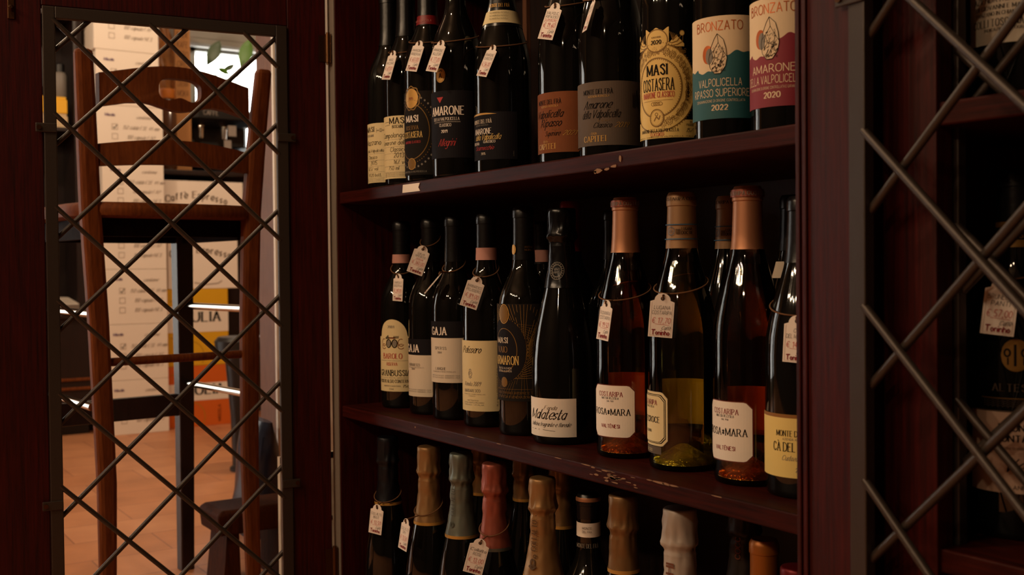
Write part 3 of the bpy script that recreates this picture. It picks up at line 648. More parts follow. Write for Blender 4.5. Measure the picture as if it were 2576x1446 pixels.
# ---- middle shelf
STRIP = mat('pink_neck_strip', 'b8867a', .7)
bottle(-1.609, .85, M, .31, .0365, 'bord', 'dark bottle with arch-topped cream label dated 2001, against the cabinet side', G2, .79, bands=((.778, .825, STRIP),), key='barolo')
bottle(-1.510, .85, M, .31, .0365, 'bord', 'dark bottle with lower-set black-over-cream label, next to the arch-topped cream label', G2, .78, key='gaja1')
bottle(-1.435, .85, M, .31, .0365, 'bord', 'dark bottle with black-over-cream label dated 2004, next to the tall cream label', G2, .78, key='gaja2')
bottle(-1.342, .85, M, .31, .0365, 'bord', 'dark bottle with tall plain cream label and script name, pink strip at its neck', G2, .79, bands=((.785, .843, STRIP),), key='pel')
bottle(-1.244, .85, M, .315, .0375, 'bord', 'dark bottle with black label of fanned gold line pattern', G2, .77, key='masi')
bottle(-1.335, .945, M, .30, .037, 'bord', 'dark bottle with pink neck strip standing behind the gold line pattern bottle', G2, .79, bands=((.80, .86, STRIP),), key='masi2')
bottle(-1.154, .85, M, .31, .042, 'cham', 'black sparkling bottle with small low white label and crinkled black foil', G2, key='mala', foil=(.66, mat('black_foil', (.006, .006, .007), .22, .4), None))
bottle(-1.254, .94, M, .326, .037, 'bord', 'bottle with dark red capsule behind the black foil sparkling bottle', G2, .78, capm=mat('red_capsule', '7a1016', .35, .4), key='redtop')
def clear(name, tint, rough=.03):
    m = bpy.data.materials.new(name); m.use_nodes = True; nt = m.node_tree; nt.nodes.remove(nt.nodes['Principled BSDF'])
    tr_ = nt.nodes.new('ShaderNodeBsdfTransparent'); gl = nt.nodes.new('ShaderNodeBsdfGlossy'); mx = nt.nodes.new('ShaderNodeMixShader'); fr = nt.nodes.new('ShaderNodeFresnel')
    tr_.inputs['Color'].default_value = (*tint, 1); gl.inputs['Roughness'].default_value = rough; fr.inputs['IOR'].default_value = 1.5
    L = nt.links.new; L(fr.outputs[0], mx.inputs[0]); L(tr_.outputs[0], mx.inputs[1]); L(gl.outputs[0], mx.inputs[2]); L(mx.outputs[0], nt.nodes['Material Output'].inputs['Surface'])
    return m
SC.cycles.transparent_max_bounces = 24
ROSEG = clear('clear_rose_glass', (.97, .93, .90)); ROSEW = clear('rose_wine', (.90, .52, .24))
GREENG = clear('pale_green_glass', (.95, .96, .86)); LUGW = clear('straw_wine', (.94, .84, .42))
AMBER = mat('amber_punt_glow', (1, .42, .05), .22, trans=.0, ior=1.4, bump=1, bscale=70, metal=.8, bdist=.012); STRAWP = mat('straw_punt_glow', (1, .88, .18), .22, trans=.0, ior=1.4, bump=1, bscale=70, metal=.8, bdist=.012)  # metallic colour imitates the glow of light gathered in the bottle base
LUGC = mat('sand_capsule', '94704a', .45, .25)
bottle(-1.022, .85, M, .315, .0375, 'burg', 'amber rose wine bottle with copper capsule and a narrow turned price tag', G2, .79, capm=COPPER, glass=ROSEG, wine=(ROSEW, .72, AMBER), key='rosa')
bottle(-.921, .85, M, .315, .0395, 'burg', 'clear golden wine bottle with sand capsule and blue lines, label turned half away', G2, .80, capm=LUGC, glass=GREENG, wine=(LUGW, .75, STRAWP), key='lug')
bottle(-.818, .85, M, .315, .0375, 'burg', 'amber rose wine bottle with copper capsule beside the yellow label bottle', G2, .79, capm=COPPER, glass=ROSEG, wine=(ROSEW, .74, AMBER), key='rosa2')
bottle(-.741, .85, M, .30, .039, 'burg', 'dark bottle with pale yellow label by the door stile', G2, .78, key='cadel')
bottle(-1.173, .955, M, .31, .037, 'bord', 'dark bottle behind the first rose wine bottle, only its neck showing', G2, .78, key='darkback')
bottle(-.944, .95, M, .315, .0385, 'burg', 'green bottle with sand capsule and blue lines behind the second rose wine bottle', G2, .80, capm=LUGC, key='lug2')
bottle(-.842, .95, M, .31, .037, 'burg', 'dark bottle with pale neck strip standing deepest by the door stile', G2, .8, bands=((.70, .76, PALE),), key='strip')
def lBar(p):
    p.area(-.034, .034, .0285, lambda u: .119+(.029*math.sqrt(max(0, 1-(u/.0262)**2)) if abs(u) < .0262 else 0), cre, n=60)
    p.text('2001', -.002, .1335, .0042, gry, 'serif', .012)
    for sg in (-1, 1): p.ring(sg*.0055-.001, .108, .0046, .0065, .0018, ink, 2, 20); p.ell(sg*.0055-.001, .108, .0034, .005, gry, 1, 12); p.ring(sg*.0165-.001, .1095, .005, .006, .0012, brn, 1, 16, 60, 330); p.ring(sg*.0165-.001, .103, .005, .004, .0012, brn, 1, 16, 60, 330)
    for k in range(5): p.line([(.003+k*.0019, .1165), (.003+k*.0019+.0006, .1205)], .001, ink, 2); p.line([(-.0125+k*.0016, .1155), (-.0125+k*.0012, .118+.001*k)], .001, ink, 2)
    p.area(-.007, .006, .116, .1165+.002, brn, 1)
    p.text('BAROLO', -.001, .083, .0085, red, 'serif', .036); p.text('DENOMINAZIONE DI ORIGINE CONTROLLATA E GARANTITA', 0, .079, .0013, gry, 'sans', .054); p.text('RISERVA', -.001, .0715, .005, red, 'serif', .020)
    p.text('GRANBUSSIA', .001, .0545, .0095, ink, 'serif', .058); p.text('IMBOTTIGLIATO ALL ORIGINE NELL AZIENDA AGRICOLA', 0, .0505, .0014, gry, 'sans', .056)
    p.text('PODERI ALDO CONTERNO', .001, .043, .0052, ink, 'serif', .06); p.text('MONFORTE D ALBA ITALIA', -.002, .0365, .0022, gry, 'serif', .032); p.text('75cl', .023, .0355, .0042, ink, 'serif', .010); p.text('ITALIA', -.002, .0315, .0022, gry, 'serif', .008)
label_on('barolo', 34, lBar, LM)
def lGaja(small, mid, blk, lo, top, u0):
    def d(p):
        p.area(-.044, .046, lo, top-.0255, pal, n=30); p.area(-.044, .046, top-.0255, top, nav, n=30)
        p.text('GAJA', u0, top-.0205, .0115, whi, 'fat', .031); p.text(mid, u0+.004, top-.043, .0042, gry, 'serif', .022 if len(mid) < 8 else .026); p.text('2004', u0+.003, top-.049, .003, gry, 'serif')
        if blk:
            p.text('LANGHE', u0+.004, lo+.0195, .004, gry, 'serif', .02); p.text('DENOMINAZIONE DI ORIGINE CONTROLLATA', u0+.008, lo+.016, .0018, gry, 'sans', .042)
        else: p.text('DENOMINAZIONE DI ORIGINE CONTROLLATA', u0+.006, top-.046, .0016, gry, 'sans', .036)
        for k in range(2): p.text('IMBOTTIGLIATO DA GAJA - BARBARESCO - ITALIA', u0+.01, lo+.010-k*.003, .0018, gry, 'sans', .05)
        p.text('ALC. 14%', .038, lo+.003, .002, gry, 'sans', .011)
    return d
label_on('gaja1', 18, lGaja('', 'BARBARESCO', 0, .029, .1202, -.009), LM)
label_on('gaja2', 24, lGaja('', 'SPERSS', 1, .0574, .1510, -.006), LM)
def lPel(p):
    p.area(-.04, .04, .0237, .1263, cre, n=40)
    p.text('Pelissero', -.0085, .1085, .0095, ink, 'script', .034); p.ring(-.008, .078, .0032, .004, .0009, gry, 1); p.text('P', -.008, .076, .004, gry, 'serif'); p.line([(-.011, .0735), (-.008, .0715), (-.005, .0735)], .001, gry, 1); p.line([(-.0105, .083), (-.008, .085), (-.0055, .083)], .001, gry, 1)
    p.text('Vanotu 2009', -.0065, .0605, .0062, gry, 'script', .03); p.text('BARBARESCO', -.006, .0515, .0042, gry, 'serif', .029)
    p.text('DENOMINAZIONE DI ORIGINE CONTROLLATA', -.003, .0477, .0014, gry, 'sans', .038); p.text('E GARANTITA', -.005, .0450, .0014, gry, 'sans', .012)
    for k in range(3): p.text(('IMBOTTIGLIATO DA', 'AZIENDA AGRICOLA PELISSERO', 'TREISO - ITALIA')[k], -.004, .0385-k*.0032, .0018, gry, 'sans', (.02, .036, .036)[k])
    p.text('75 cl  14%vol. PRODOTTO IN ITALIA', .036, .031, .0032, ink, 'sans', .055, 'l', rot=90)
label_on('pel', 27, lPel, LM)
def lMasi(p):
    p.area(-.05, .05, .048, .182, sbk, n=40)
    cu, cv = -.004, .118
    for i in range(46):
        a = R(-100+i*200/46+0); b = a+R(70)
        p.line([(cu+.03*math.cos(a), cv+.04*math.sin(a)), (min(.05, cu+.075*math.cos(b)), max(.052, min(.181, cv+.075*math.sin(b))))], .00032, gol, 1)
        b = a-R(70); p.line([(cu+.03*math.cos(a), cv+.04*math.sin(a)), (min(.05, cu+.075*math.cos(b)), max(.052, min(.181, cv+.075*math.sin(b))))], .00032, dkg, 1)
    p.ell(cu, cv, .034, .044, nav, 2, 36); p.dots(cu, cv, .036, .046, 60, .001, sbk, 2)
    p.ring(cu, cv, .021, .030, .001, dkg, 3); p.ell(cu, .168, .008, .012, dkg, 3); p.ring(cu, .168, .009, .013, .001, gol, 3)
    p.text('MASI', cu-.004, .128, .0075, pal, 'serif', .022, lay=4); p.text('VAIO', cu-.004, .115, .008, dkg, 'serif', .02, lay=4); p.text('ARMARON', cu+.002, .0985, .0115, gpa, 'serif', .042, lay=4)
    for k in range(2): p.text('SEREGO ALIGHIERI', cu, .092-k*.004, .0025, pal, 'sans', .026, lay=4)
    p.ell(cu, .074, .006, .007, dkg, 4)
    p.line([(-.05, .0645), (.05, .0645)], .0004, dkg, 1); p.text('VINO CONVIVIALE INTERPRETE', .008, .058, .003, dkg, 'sans', .052); p.text('DI VITE DA 8 GENERAZIONI', .008, .0525, .003, dkg, 'sans', .052)
label_on('masi', 14, lMasi, LM)
def nM(p): p.ell(-.012, .257, .005, .007, 1, 1); p.text('RISERVA', .012, .259, .0025, 0, 'sans', .012); p.text('NOBILE', .012, .255, .0025, 0, 'sans', .012)
neck_print('masi', 40, nM, [DKGOLD, GOLD])
def lMala(p):
    p.area(-.046, .040, .0108, lambda u: .0609, whi, n=40)
    p.text('Fonda', .004, .0465, .005, gry, 'script', .017); p.text('Malatesta', -.004, .034, .0125, ink, 'script', .054); p.text('bollicina fragrante e floreale', .001, .0245, .0052, ink, 'script', .06)
    p.line([(-.03, .0195), (-.012, .0198)], .0006, ink, 1); p.line([(-.006, .0198), (.012, .0185)], .0005, ink, 1)
label_on('mala', 23, lMala, LM)
def nMa(p): p.ring(0, .227, .0065, .008, .0008, 0, 1); p.ring(0, .227, .0095, .0115, .0005, 0, 1); p.text('VINO', 0, .2275, .0028, 0, 'sans', .008); p.text('VARELI', 0, .2235, .0028, 0, 'sans', .010); p.dots(0, .227, .008, .0098, 20, .0006, 0, 1)
t, prof, x_, y_, z_, R__, h_ = BOT['mala']
p = Print(taper_fn(x_, y_, z_, lambda v: rad_at(prof, v)+.0034, 36)); nMa(p); p.build('neck_print', [mat('dim_silver_ink', '8a8378', .5)], t)
def octa(p, w, v0, v1, c, m, lay=0, n=20):
    p.area(-w, w, lambda u: v0+max(0, abs(u)-(w-c)), lambda u: v1-max(0, abs(u)-(w-c)), m, lay, n)
LAB2 = [mat('copper_border', '6a2a1a', .5, .3), WHITE, DKRED, INK, CREAM, GREYINK, GREYP]
def lRosa(p):
    octa(p, .031, .0255, .0895, .007, 0, 0); octa(p, .0300, .0265, .0885, .0068, 1, 1)
    p.text('COSTARIPA', -.001, .0755, .0055, 2, 'serif', .034); p.text('MATTIA VEZZOLA', -.001, .072, .0026, 3, 'serif', .024); p.text('DAL 1928', 0, .0688, .0017, 3, 'serif', .009)
    p.text('ROSA*MARA', -.001, .053, .0075, 3, 'serif', .052); p.text('VALT\u00c8NESI', -.001, .0375, .0042, 2, 'bold', .026)
label_on('rosa', 19, lRosa, LAB2); label_on('rosa2', 4, lRosa, LAB2)
def lLug(p):
    octa(p, .031, .0275, .0895, .007, 5, 0); octa(p, .0306, .0279, .0891, .0069, 4, 1)
    for k, (w_, m_) in enumerate(((.0285, 3), (.0277, 4), (.027, 3), (.0264, 4))): octa(p, w_, .0585-(w_-.0005), .0585+(w_-.0005), .0062, m_, 2+k)
    p.text('COSTARIPA', 0, .0745, .0055, 2, 'serif', .034, lay=7); p.text('MATTIA VEZZOLA', 0, .071, .0024, 3, 'serif', .024, lay=7); p.text('PIEVECROCE', 0, .0545, .0065, 3, 'serif', .042, lay=7); p.text('LUGANA', 0, .043, .003, 3, 'serif', .014, lay=7)
    p.area(-.022, .022, .0185, .027, 6, 0); p.text('DOC 2023', 0, .021, .003, 4, 'sans', .014)
label_on('lug', -22, lLug, LAB2)
def lBack(p):
    p.area(-.042, .042, .044, .098, 0, n=30)
    for k in range(9): p.text('PRODOTTO E IMBOTTIGLIATO IN ITALIA', 0, .092-k*.005, .0022, 1, 'sans', .045)
label_on('lug', 228, lBack, [CREAM, INK], 'back_label'); label_on('rosa', 232, lBack, [CREAM, INK], 'back_label'); label_on('rosa2', 226, lBack, [CREAM, INK], 'back_label')
def lCad(p):
    p.area(-.047, .04, .0214, .084, 0, n=30); p.area(-.047, .04, .0805, .084, 1, 1)
    p.text('MONTE DEL FR\u00c0', .004, .0625, .0055, 2, 'serif', .04); p.text('AZIENDA AGRICOLA', .004, .0585, .0022, 3, 'sans', .026); p.text('C\u00c0 DEL MAGRO', .006, .0475, .0085, 2, 'serif', .052); p.text('Custoza Superiore', .008, .0385, .005, 3, 'script', .036); p.text('2022', .010, .0275, .004, 3, 'serif')
label_on('cadel', 22, lCad, [mat('pale_yellow_paper', 'e2c878', .75), mat('tan_ink', '8a5a20', .6), INK, GREYINK])
BLUE = mat('blue_ink', '2a5a78', .6)
def nLug(p):
    for v in (.279, .2625): p.area(-.028, .028, v-.0006, v+.0006, 0, 0)
    p.ring(-.012, .2715, .0045, .0045, .0006, 0, 1); p.text('DOC', -.012, .2700, .0028, 0, 'sans', .006)
    for i in range(5):
        for k in range(4): p.area(-.0055+i*.0011, -.0055+i*.0011+.0008, .2680+k*.0016, .2680+k*.0016+.001, 1, 1, 1)
    for k in range(2): p.text(('LUGANA', 'DOC 08')[k], .007, .2725-k*.0045, .0032, 1, 'bold', .012)
    p.text('COSTARIPA COSTA', 0, .3065, .0035, 1, 'serif', .045)
neck_print('lug', 44, nLug, [BLUE, INK]); neck_print('lug2', 28, nLug, [BLUE, INK])
for k_ in ('rosa', 'rosa2'): neck_print(k_, 40, lambda p: (p.area(-.044, .044, .3045, .3125, 0, 0), p.text('COSTARIPA COSTARIPA', 0, .3062, .0042, 1, 'serif', .06)), [mat('copper_band', '8a4a38', .4, .5), GREYINK])
# ---- bottom shelf
GF = mat('gold_wrinkled_foil', '98744a', .42, .6); GF2 = mat('bronze_foil', '80603c', .42, .6); SILV = mat('grey_green_foil', '6e746a', .42, .6); PINKF = mat('salmon_foil', '9c5444', .4, .6); WHF = mat('white_foil', 'b0a498', .5, .2); NAVYF = mat('navy_foil', '0e1018', .4, .4); ORF = mat('amber_capsule', '9a5a1c', .4, .4); GRYF = mat('charcoal_foil', '3a322e', .45, .4)
for key, cx, ty, h, yy, foil, lab in [
    ('s_a', 975, 1112, .318, .80, (0.665, NAVYF, GOLD), 'sparkling bottle with dark navy foil, first from the cabinet side on the bottom shelf'),
    ('s_b', 1078, 1121, .32, .802, (0.64, GF, GOLD), 'sparkling bottle with long smooth gold foil, behind the narrow turned price tag'),
    ('s_c', 1160, 1138, .32, .811, (0.625, SILV, GOLD), 'sparkling bottle with grey-green foil and gold edge'),
    ('s_c2', 1213, 1140, .32, .915, (0.72, GF2, GOLD), 'gold foil bottle half hidden between the grey-green and salmon foils'),
    ('s_d', 1243, 1163, .32, .806, (0.635, PINKF, SILV), 'sparkling bottle with salmon red foil above a price tag'),
    ('s_e2l', 1318, 1162, .32, .91, (0.76, GF2, GOLD), 'dim gold foil bottle behind, between salmon foil and lettered gold foil'),
    ('s_e', 1363, 1200, .32, .799, (0.606, GF, GOLD), 'sparkling bottle with lettered gold foil and small crest'),
    ('s_e2r', 1412, 1196, .32, .90, (0.705, GF2, GOLD), 'dim gold foil bottle just behind the lettered gold foil'),
    ('s_g', 1567, 1242, .32, .83, (0.72, GF2, GOLD), 'sparkling bottle with shaded bronze foil beside the screw-capped bottle'),
    ('s_h', 1710, 1276, .32, .823, (.40, WHF, None), 'sparkling bottle with white foil and bold lettering down it'),
    ('s_i', 1872, 1306, .315, .93, (.40, GRYF, None), 'sparkling bottle with charcoal foil beside the amber capsule')]:
    d = ray(cx, ty); p = Vector((0, 0, CAM_H))+d*((B+h-CAM_H)/d.z)
    if abs(p.y-yy) > .02: p = Vector((0, 0, CAM_H))+d*(yy/d.y)
    bottle(p.x, max(p.y, .80), B, h, .0385 if key not in ('s_h', 's_i') else .042, 'cham', lab, G3, key=key, foil=foil)
q = on(1480, 1235, 1, .842)
bottle(q.x, q.y, B, .30, .037, 'bord', 'dark still wine bottle with screw cap and white neck band, on the bottom shelf', G3, .90, capm=CAPS_D, bands=((.825, .885, WHITE), (.975, .992, COPPER)), key='s_f')
q = on(1922, 1332, 1, .85)
bottle(q.x, q.y, B, .30, .037, 'bord', 'bottle with plain amber orange capsule, on the bottom shelf', G3, .78, capm=ORF, key='s_k')
q = on(2006, 1385, 1, .815)
bottle(q.x, q.y, B, .295, .037, 'cham', 'sparkling bottle with crimson foil nearly hidden by the door stile', G3, key='s_j', foil=(.55, mat('crimson_foil', '6a141c', .4, .5), None))
def vert(key, alpha, s, v, h, m, st='serif', w=None, extra=None):
    t, prof, x, y, z, R_, hh = BOT[key]
    p = Print(taper_fn(x, y, z, lambda vv: rad_at(prof, vv)+.003, alpha)); p.text(s, 0, v, h, 0, st, w, 'l', 2, 90)
    if extra: extra(p)
    p.build('foil_lettering', [m], t)
vert('s_e', 29, 'COLLALTO', .229, .0075, mat('bronze_ink', '4a3216', .6), 'serif', .038, lambda p: (p.ring(-.004, .214, .003, .004, .002, 0, 1, 16), p.ring(-.001, .222, .002, .002, .0012, 0, 1, 10), p.line([(-.009, .210), (-.004, .206), (.001, .210)], .003, 0, 1)))
vert('s_c', 26, 'COLLALTO', .231, .0065, mat('grey_foil_ink', '3e443c', .6), 'serif', .038, lambda p: p.ring(-.003, .218, .0025, .003, .002, 0, 1, 12))
vert('s_h', 26, 'COCCHI', .206, .010, mat('brown_foil_ink', '6a3a22', .6), 'bold', .054); vert('s_i', 30, 'COCCHI', .248, .006, mat('rust_ink', '7a3c1c', .6), 'bold', .034)
neck_print('s_f', 44, lambda p: (p.text('MONTE', 0, .258, .0028, 0, 'sans', .012), p.text('DEL FRA', 0, .2535, .0026, 0, 'sans', .012), p.text('MONTE DEL FR\u00c0', 0, .2345, .005, 1, 'serif', .03)), [INK, GREYINK])
# ---- behind the shut mesh door
GR = 'bottles behind the mesh door'
bottle(-.528, .872, T, .32, .0385, 'bord', 'dark bottle with broad white label on the upper shelf behind the mesh', GR, .78, key='r1')
bottle(-.527, .872, M, .31, .0385, 'bord', 'dark bottle with round gold emblem and pinkish label on the lower shelf behind the mesh', GR, .80, bands=((.79, .81, DKGOLD), (.845, .86, DKGOLD)), key='r2')
def lR1(p):
    p.area(-.042, .042, .052, .13, 0, n=30)
    for s, v, h, st, w in (('INTEGRALMENTE PRODOTTO E', .1, .003, 'serif', .06), ("IMBOTTIGLIATO ALL'ORIGINE NELLA", .094, .0032, 'serif', .068), ('AZIENDA AGRICOLA FONTODI', .0865, .0046, 'serif', .07), ('DI GIOVANNI E MARCO MANETTI', .0805, .0034, 'serif', .066), ('PANZANO IN CHIANTI - GREVE - ITALIA', .0755, .003, 'serif', .066), ('COLLI TOSCANA CENTRALE', .0665, .006, 'serif', .072), ('INDICAZIONE GEOGRAFICA TIPICA', .0625, .0024, 'serif', .05)):
        p.text(s, 0, v, h, 1, st, w)
label_on('r1', 33, lR1, [PALE, INK])
def lR2(p):
    p.area(-.043, .043, .040, .1085, 0, n=30); p.area(-.043, .043, .1075, .1085, 3, 1)
    p.text('BRUNELLO', .004, .092, .0055, 1, 'bold', .038); p.text('DI MONTALCINO', 0, .083, .0055, 1, 'bold', .056); p.text('DENOMINAZIONE DI ORIGINE CONTROLLATA', 0, .0765, .0018, 3, 'sans', .044)
    p.text('Vecchio', .008, .058, .011, 1, 'script', .040); p.text('ANNATA', .006, .0435, .0032, 1, 'sans', .02)
    p.ell(-.002, .155, .0115, .0135, 2, 0); p.area(-.0035, -.0015, .146, .164, 1, 1, 2)
    for sg in (-1, 1): p.ring(sg*.0065-.002, .157, .0022, .003, .0016, 1, 1, 10); p.line([(sg*.006-.002, .147), (sg*.006-.002, .153)], .0012, 1, 1)
    p.text('ALTESINO', 0, .125, .006, 3, 'serif', .04); p.line([(-.03, .119), (.03, .119)], .0006, 2, 1)
    for k in range(4):
        for i in range(14): p.ring(-.026+i*.004, .1115+k*.0018, .0018, .0014, .0003, 3, 1, 8, 0, 180)
label_on('r2', 34, lR2, [mat('pinkish_paper', 'b89a86', .75), INK, DKGOLD, mat('dim_brown_ink', '4a3a2c', .6)])
neck_print('r2', 34, lambda p: p.text('ALTESINO', 0, .2525, .005, 0, 'serif', .03), [DKGOLD])

# ------------------------------------------------------------------ price tags on twine
TAGM = [mat('tag_card', 'efe4da', .8), mat('tag_border', 'b9a79a', .8), mat('pen_black', (.02, .018, .018), .7), mat('pen_red', (.55, .05, .05), .7), mat('print_crimson', (.24, .012, .02), .7)]
def price_tag(key, top, bot, wpx, lines, label, turn=1, gap=.006, sgn=1):
    t, prof, bx_, by_, bz, R_, h = BOT[key]
    D = math.hypot(bx_, by_)
    def at(px, py, d): r = ray(px, py); return Vector((0, 0, CAM_H))+r*(d/math.hypot(r.x, r.y))
    rt = rad_at(prof, min(h*.97, max(.02, at(*bot, D).z-bz)))
    off = D-rt-gap
    a, b = at(*top, off), at(*bot, off)
    up = (a-b).normalized(); hgt = (a-b).length; c = (a+b)/2; wid = hgt*.56
    cam_dir = (Vector((0, 0, CAM_H))-c).normalized(); cam_dir = (cam_dir-up*cam_dir.dot(up)).normalized()
    ratio = min(1, wpx*off/F/wid/math.hypot(1, 0))
    nrm = Matrix.Rotation(-turn*math.acos(ratio), 3, up) @ cam_dir
    rt_ = up.cross(nrm).normalized()
    th = thing('price_tag', label, 'price tag', c, 'handwritten price tags tied on with twine')
    W2, hh = wid/2, hgt/2; ra = W2*.66; yb = hh-ra*.95
    poly = [(-W2, -hh), (W2, -hh), (W2, yb), (ra, yb+W2*.12)]+[(ra*math.cos(R(k*15)), yb+W2*.12+ra*.9*math.sin(R(k*15))) for k in range(1, 12)]+[(-ra, yb+W2*.12), (-W2, yb)]
    m = MB(); m.prism(poly, c-nrm*.0003, rt_, up, nrm*.0006)
    base = m.build('card', TAGM[0], th)
    p = Print(lambda u, v, o: c+rt_*u+up*v+nrm*(o+.0001))
    ib = W2*.86; p.line([(-ib, -hh*.93), (ib, -hh*.93)], .0003, 1); p.line([(ib, -hh*.93), (ib, yb-.001)], .0003, 1); p.line([(-ib, -hh*.93), (-ib, yb-.001)], .0003, 1)
    n = len(lines); k = hgt/.05
    vv = [.0075, .0015] if n == 3 else [.0095, .0045, -.0005]
    for i, s in enumerate(lines[:-1]):
        p.text(s, 0, vv[i]*k, (.0042 if n == 3 else .0036)*k, 2 if i < 2 else 3, 'hand', min(wid*.8, len(s)*.0031*k))
    p.text(lines[-1], 0, -.0085*k, .0062*k, 3, 'hand', wid*.74); p.line([(-W2*.5, -.0098*k), (W2*.7, -.0104*k)], .0003, 3)
    p.text('Caff\u00e8', .0055*k, -.0160*k, .0040*k, 2, 'script', .0095*k)
    p.text('Toninho', 0, -.0222*k, .0052*k, 4, 'bold', wid*.72); p.line([(-W2*.72, -.0167*k), (-W2*.42, -.0165*k)], .0011*k, 4)
    p.ring(0, hh-ra*.55, .0016, .0016, .0012, 2, 1, 12)
    p.build('handwriting', TAGM, base)
    hole = c+up*(hh-ra*.55)+nrm*.0005
    th_h = math.atan2(hole.y-by_, hole.x-bx_)
    pts = [hole+up*-.001, hole+nrm*.002+up*.003]
    for i in range(33):
        an = 2*math.pi*i/32; z = hole.z-bz+.005+.011*(1-math.cos(an)); r = rad_at(prof, min(h*.95, z))+.0022+(.0012 if foil_keys.get(key) else 0)
        pts.append(Vector((bx_+r*math.cos(th_h+sgn*an), by_+r*math.sin(th_h+sgn*an), bz+z)))
    pts += [hole+nrm*.003+up*.004, hole+nrm*.002+up*.001]
    MB().tube(pts, .0008, n=6).build('twine', TWINE, th, smooth=True)
foil_keys = {k: 1 for k in BOT if k.startswith('s_') or k == 'mala'}
price_tag('B', (991, 129), (971, 200), 20, ('MASI', 'MAZZANO', '@ 69.00'), 'narrow turned price tag over the cream label dated 2013, upper shelf')
price_tag('C', (1057, 104), (1034, 179), 27, ('AMARONE', 'RISERVA', '@ 63.00'), 'price tag hanging over the black ring-patterned label bottle, upper shelf')
price_tag('D', (1112, 103), (1085, 180), 27, ('AMARONE', 'ALLEGR.', '@ 77.00'), 'price tag hanging above the round gold seal, upper shelf')
price_tag('E', (1243, 115), (1211, 192), 24, ('AMARONE', 'SCARNOCCHIO', '@ 56.00'), 'slanting price tag on the shoulder of the gold-arc black label bottle')
price_tag('F', (1400, 9), (1371, 99), 36, ('VALPOLIC.', 'RIPASSO', 'SUPERIORE', '@ 19.60'), 'price tag on the shoulder of the orange-brown label bottle')
price_tag('G', (1497, -8), (1470, 79), 8, ('AMARONE', 'CAPITEI', '@ 45.00'), 'price tag seen almost edge-on beside the taupe label bottle')
price_tag('barolo', (1003, 690), (1000, 757), 24, ('BAROLO', 'RISERVA', '@ 240.00'), 'price tag on the arch-topped cream label bottle dated 2001')
price_tag('gaja1', (1066, 620), (1042, 688), 42, ('GAJA', 'SPERSS', '2004', '@ 360.00'), 'price tag reading 360 euro on the neck of the lower-set label bottle')
price_tag('gaja2', (1110, 688), (1068, 738), 2, ('GAJA', 'SPERSS', '@ 360.00'), 'price tag turned edge-on below the neck of the bottle with the label dated 2004')
price_tag('pel', (1202, 698), (1177, 773), 55, ('BARBARESCO', 'PELISSERO', '@ 89.00'), 'price tag reading 89 euro on the tall cream label bottle')
price_tag('rosa', (1528, 757), (1515, 855), 30, ('ROSAMARA', 'COSTARIPA', '@ 19,50'), 'narrow turned price tag on the first amber rose bottle')
price_tag('lug', (1668, 740), (1660, 848), 60, ('LUGANA', 'COSTARIPA', '@ 17,70'), 'price tag reading 17.70 euro on the clear golden wine bottle')
price_tag('cadel', (2006, 796), (2000, 912), 60, ('CA', 'DEL MAGRO', '@ 14,00'), 'price tag on the pale yellow label bottle by the door stile')
price_tag('s_a', (950, 1270), (943, 1342), 32, ('COLLALTO', 'BRUT', '@ 13,50'), 'price tag on the navy foil sparkling bottle, bottom shelf')
price_tag('s_b', (1023, 1306), (1012, 1382), 22, ('COLLALTO', 'DRY', '@ 13,50'), 'narrow turned price tag in front of the long gold foil bottle')
price_tag('s_d', (1210, 1357), (1188, 1442), 50, ('Collalto', 'ROSE', '@ 13.00'), 'price tag reading 13 euro under the salmon foil, bottom shelf')
price_tag('r2', (2524, 704), (2507, 842), 92, ('BRUNELLO', 'PANTI', '@ 57,00'), 'price tag on the gold emblem bottle behind the mesh')

# ------------------------------------------------------------------ behind the open door: the stool
SL = Vector((-2.185, .4585, 0)); e1 = Vector((-.0345, .374, 0)).normalized(); e2 = Vector((e1.y*-1, e1.x, 0)); Zv = Vector((0, 0, 1))
st_c = SL+e1*.1875
stool = thing('bar_stool', 'tall brown wooden bar stool with ladder back and hand slot, behind the open mesh door', 'stool', st_c)
def stp(a, b, z): return st_c+e1*a+e2*b+Zv*z           # a: along the back, b: towards the seat front
def loft(m, secs, mi=0):
    m.rings([[stp(a+da*w/2, b+db*d/2, z) for da, db in ((-1, -1), (1, -1), (1, 1), (-1, 1))] for a, b, z, w, d in secs], mi, True, True)
for s in (-1, 1):
    k = .022 if s < 0 else 0
    m = MB(); loft(m, [(s*.166+k, .012, 0, .030, .026), (s*.160+k*.8, .012, .30, .036, .030), (s*.163+k*.4, .01, .62, .038, .032), (s*.168, .004, .84, .038, .034), (s*.178, -.012, 1.02, .036, .032), (s*.186, -.028, 1.145, .034, .028)])
    m.build('rear_post', STOOLW, stool, bevel=.009)
for s in (-1, 1):
    m = MB(); loft(m, [(s*.160, .372, 0, .032, .032), (s*.158, .36, .4, .036, .036), (s*.152, .345, .80, .040, .040)]); m.build('front_leg', DARKW, stool, bevel=.003)  # part of the brown stool; its shade is put into a darker wood
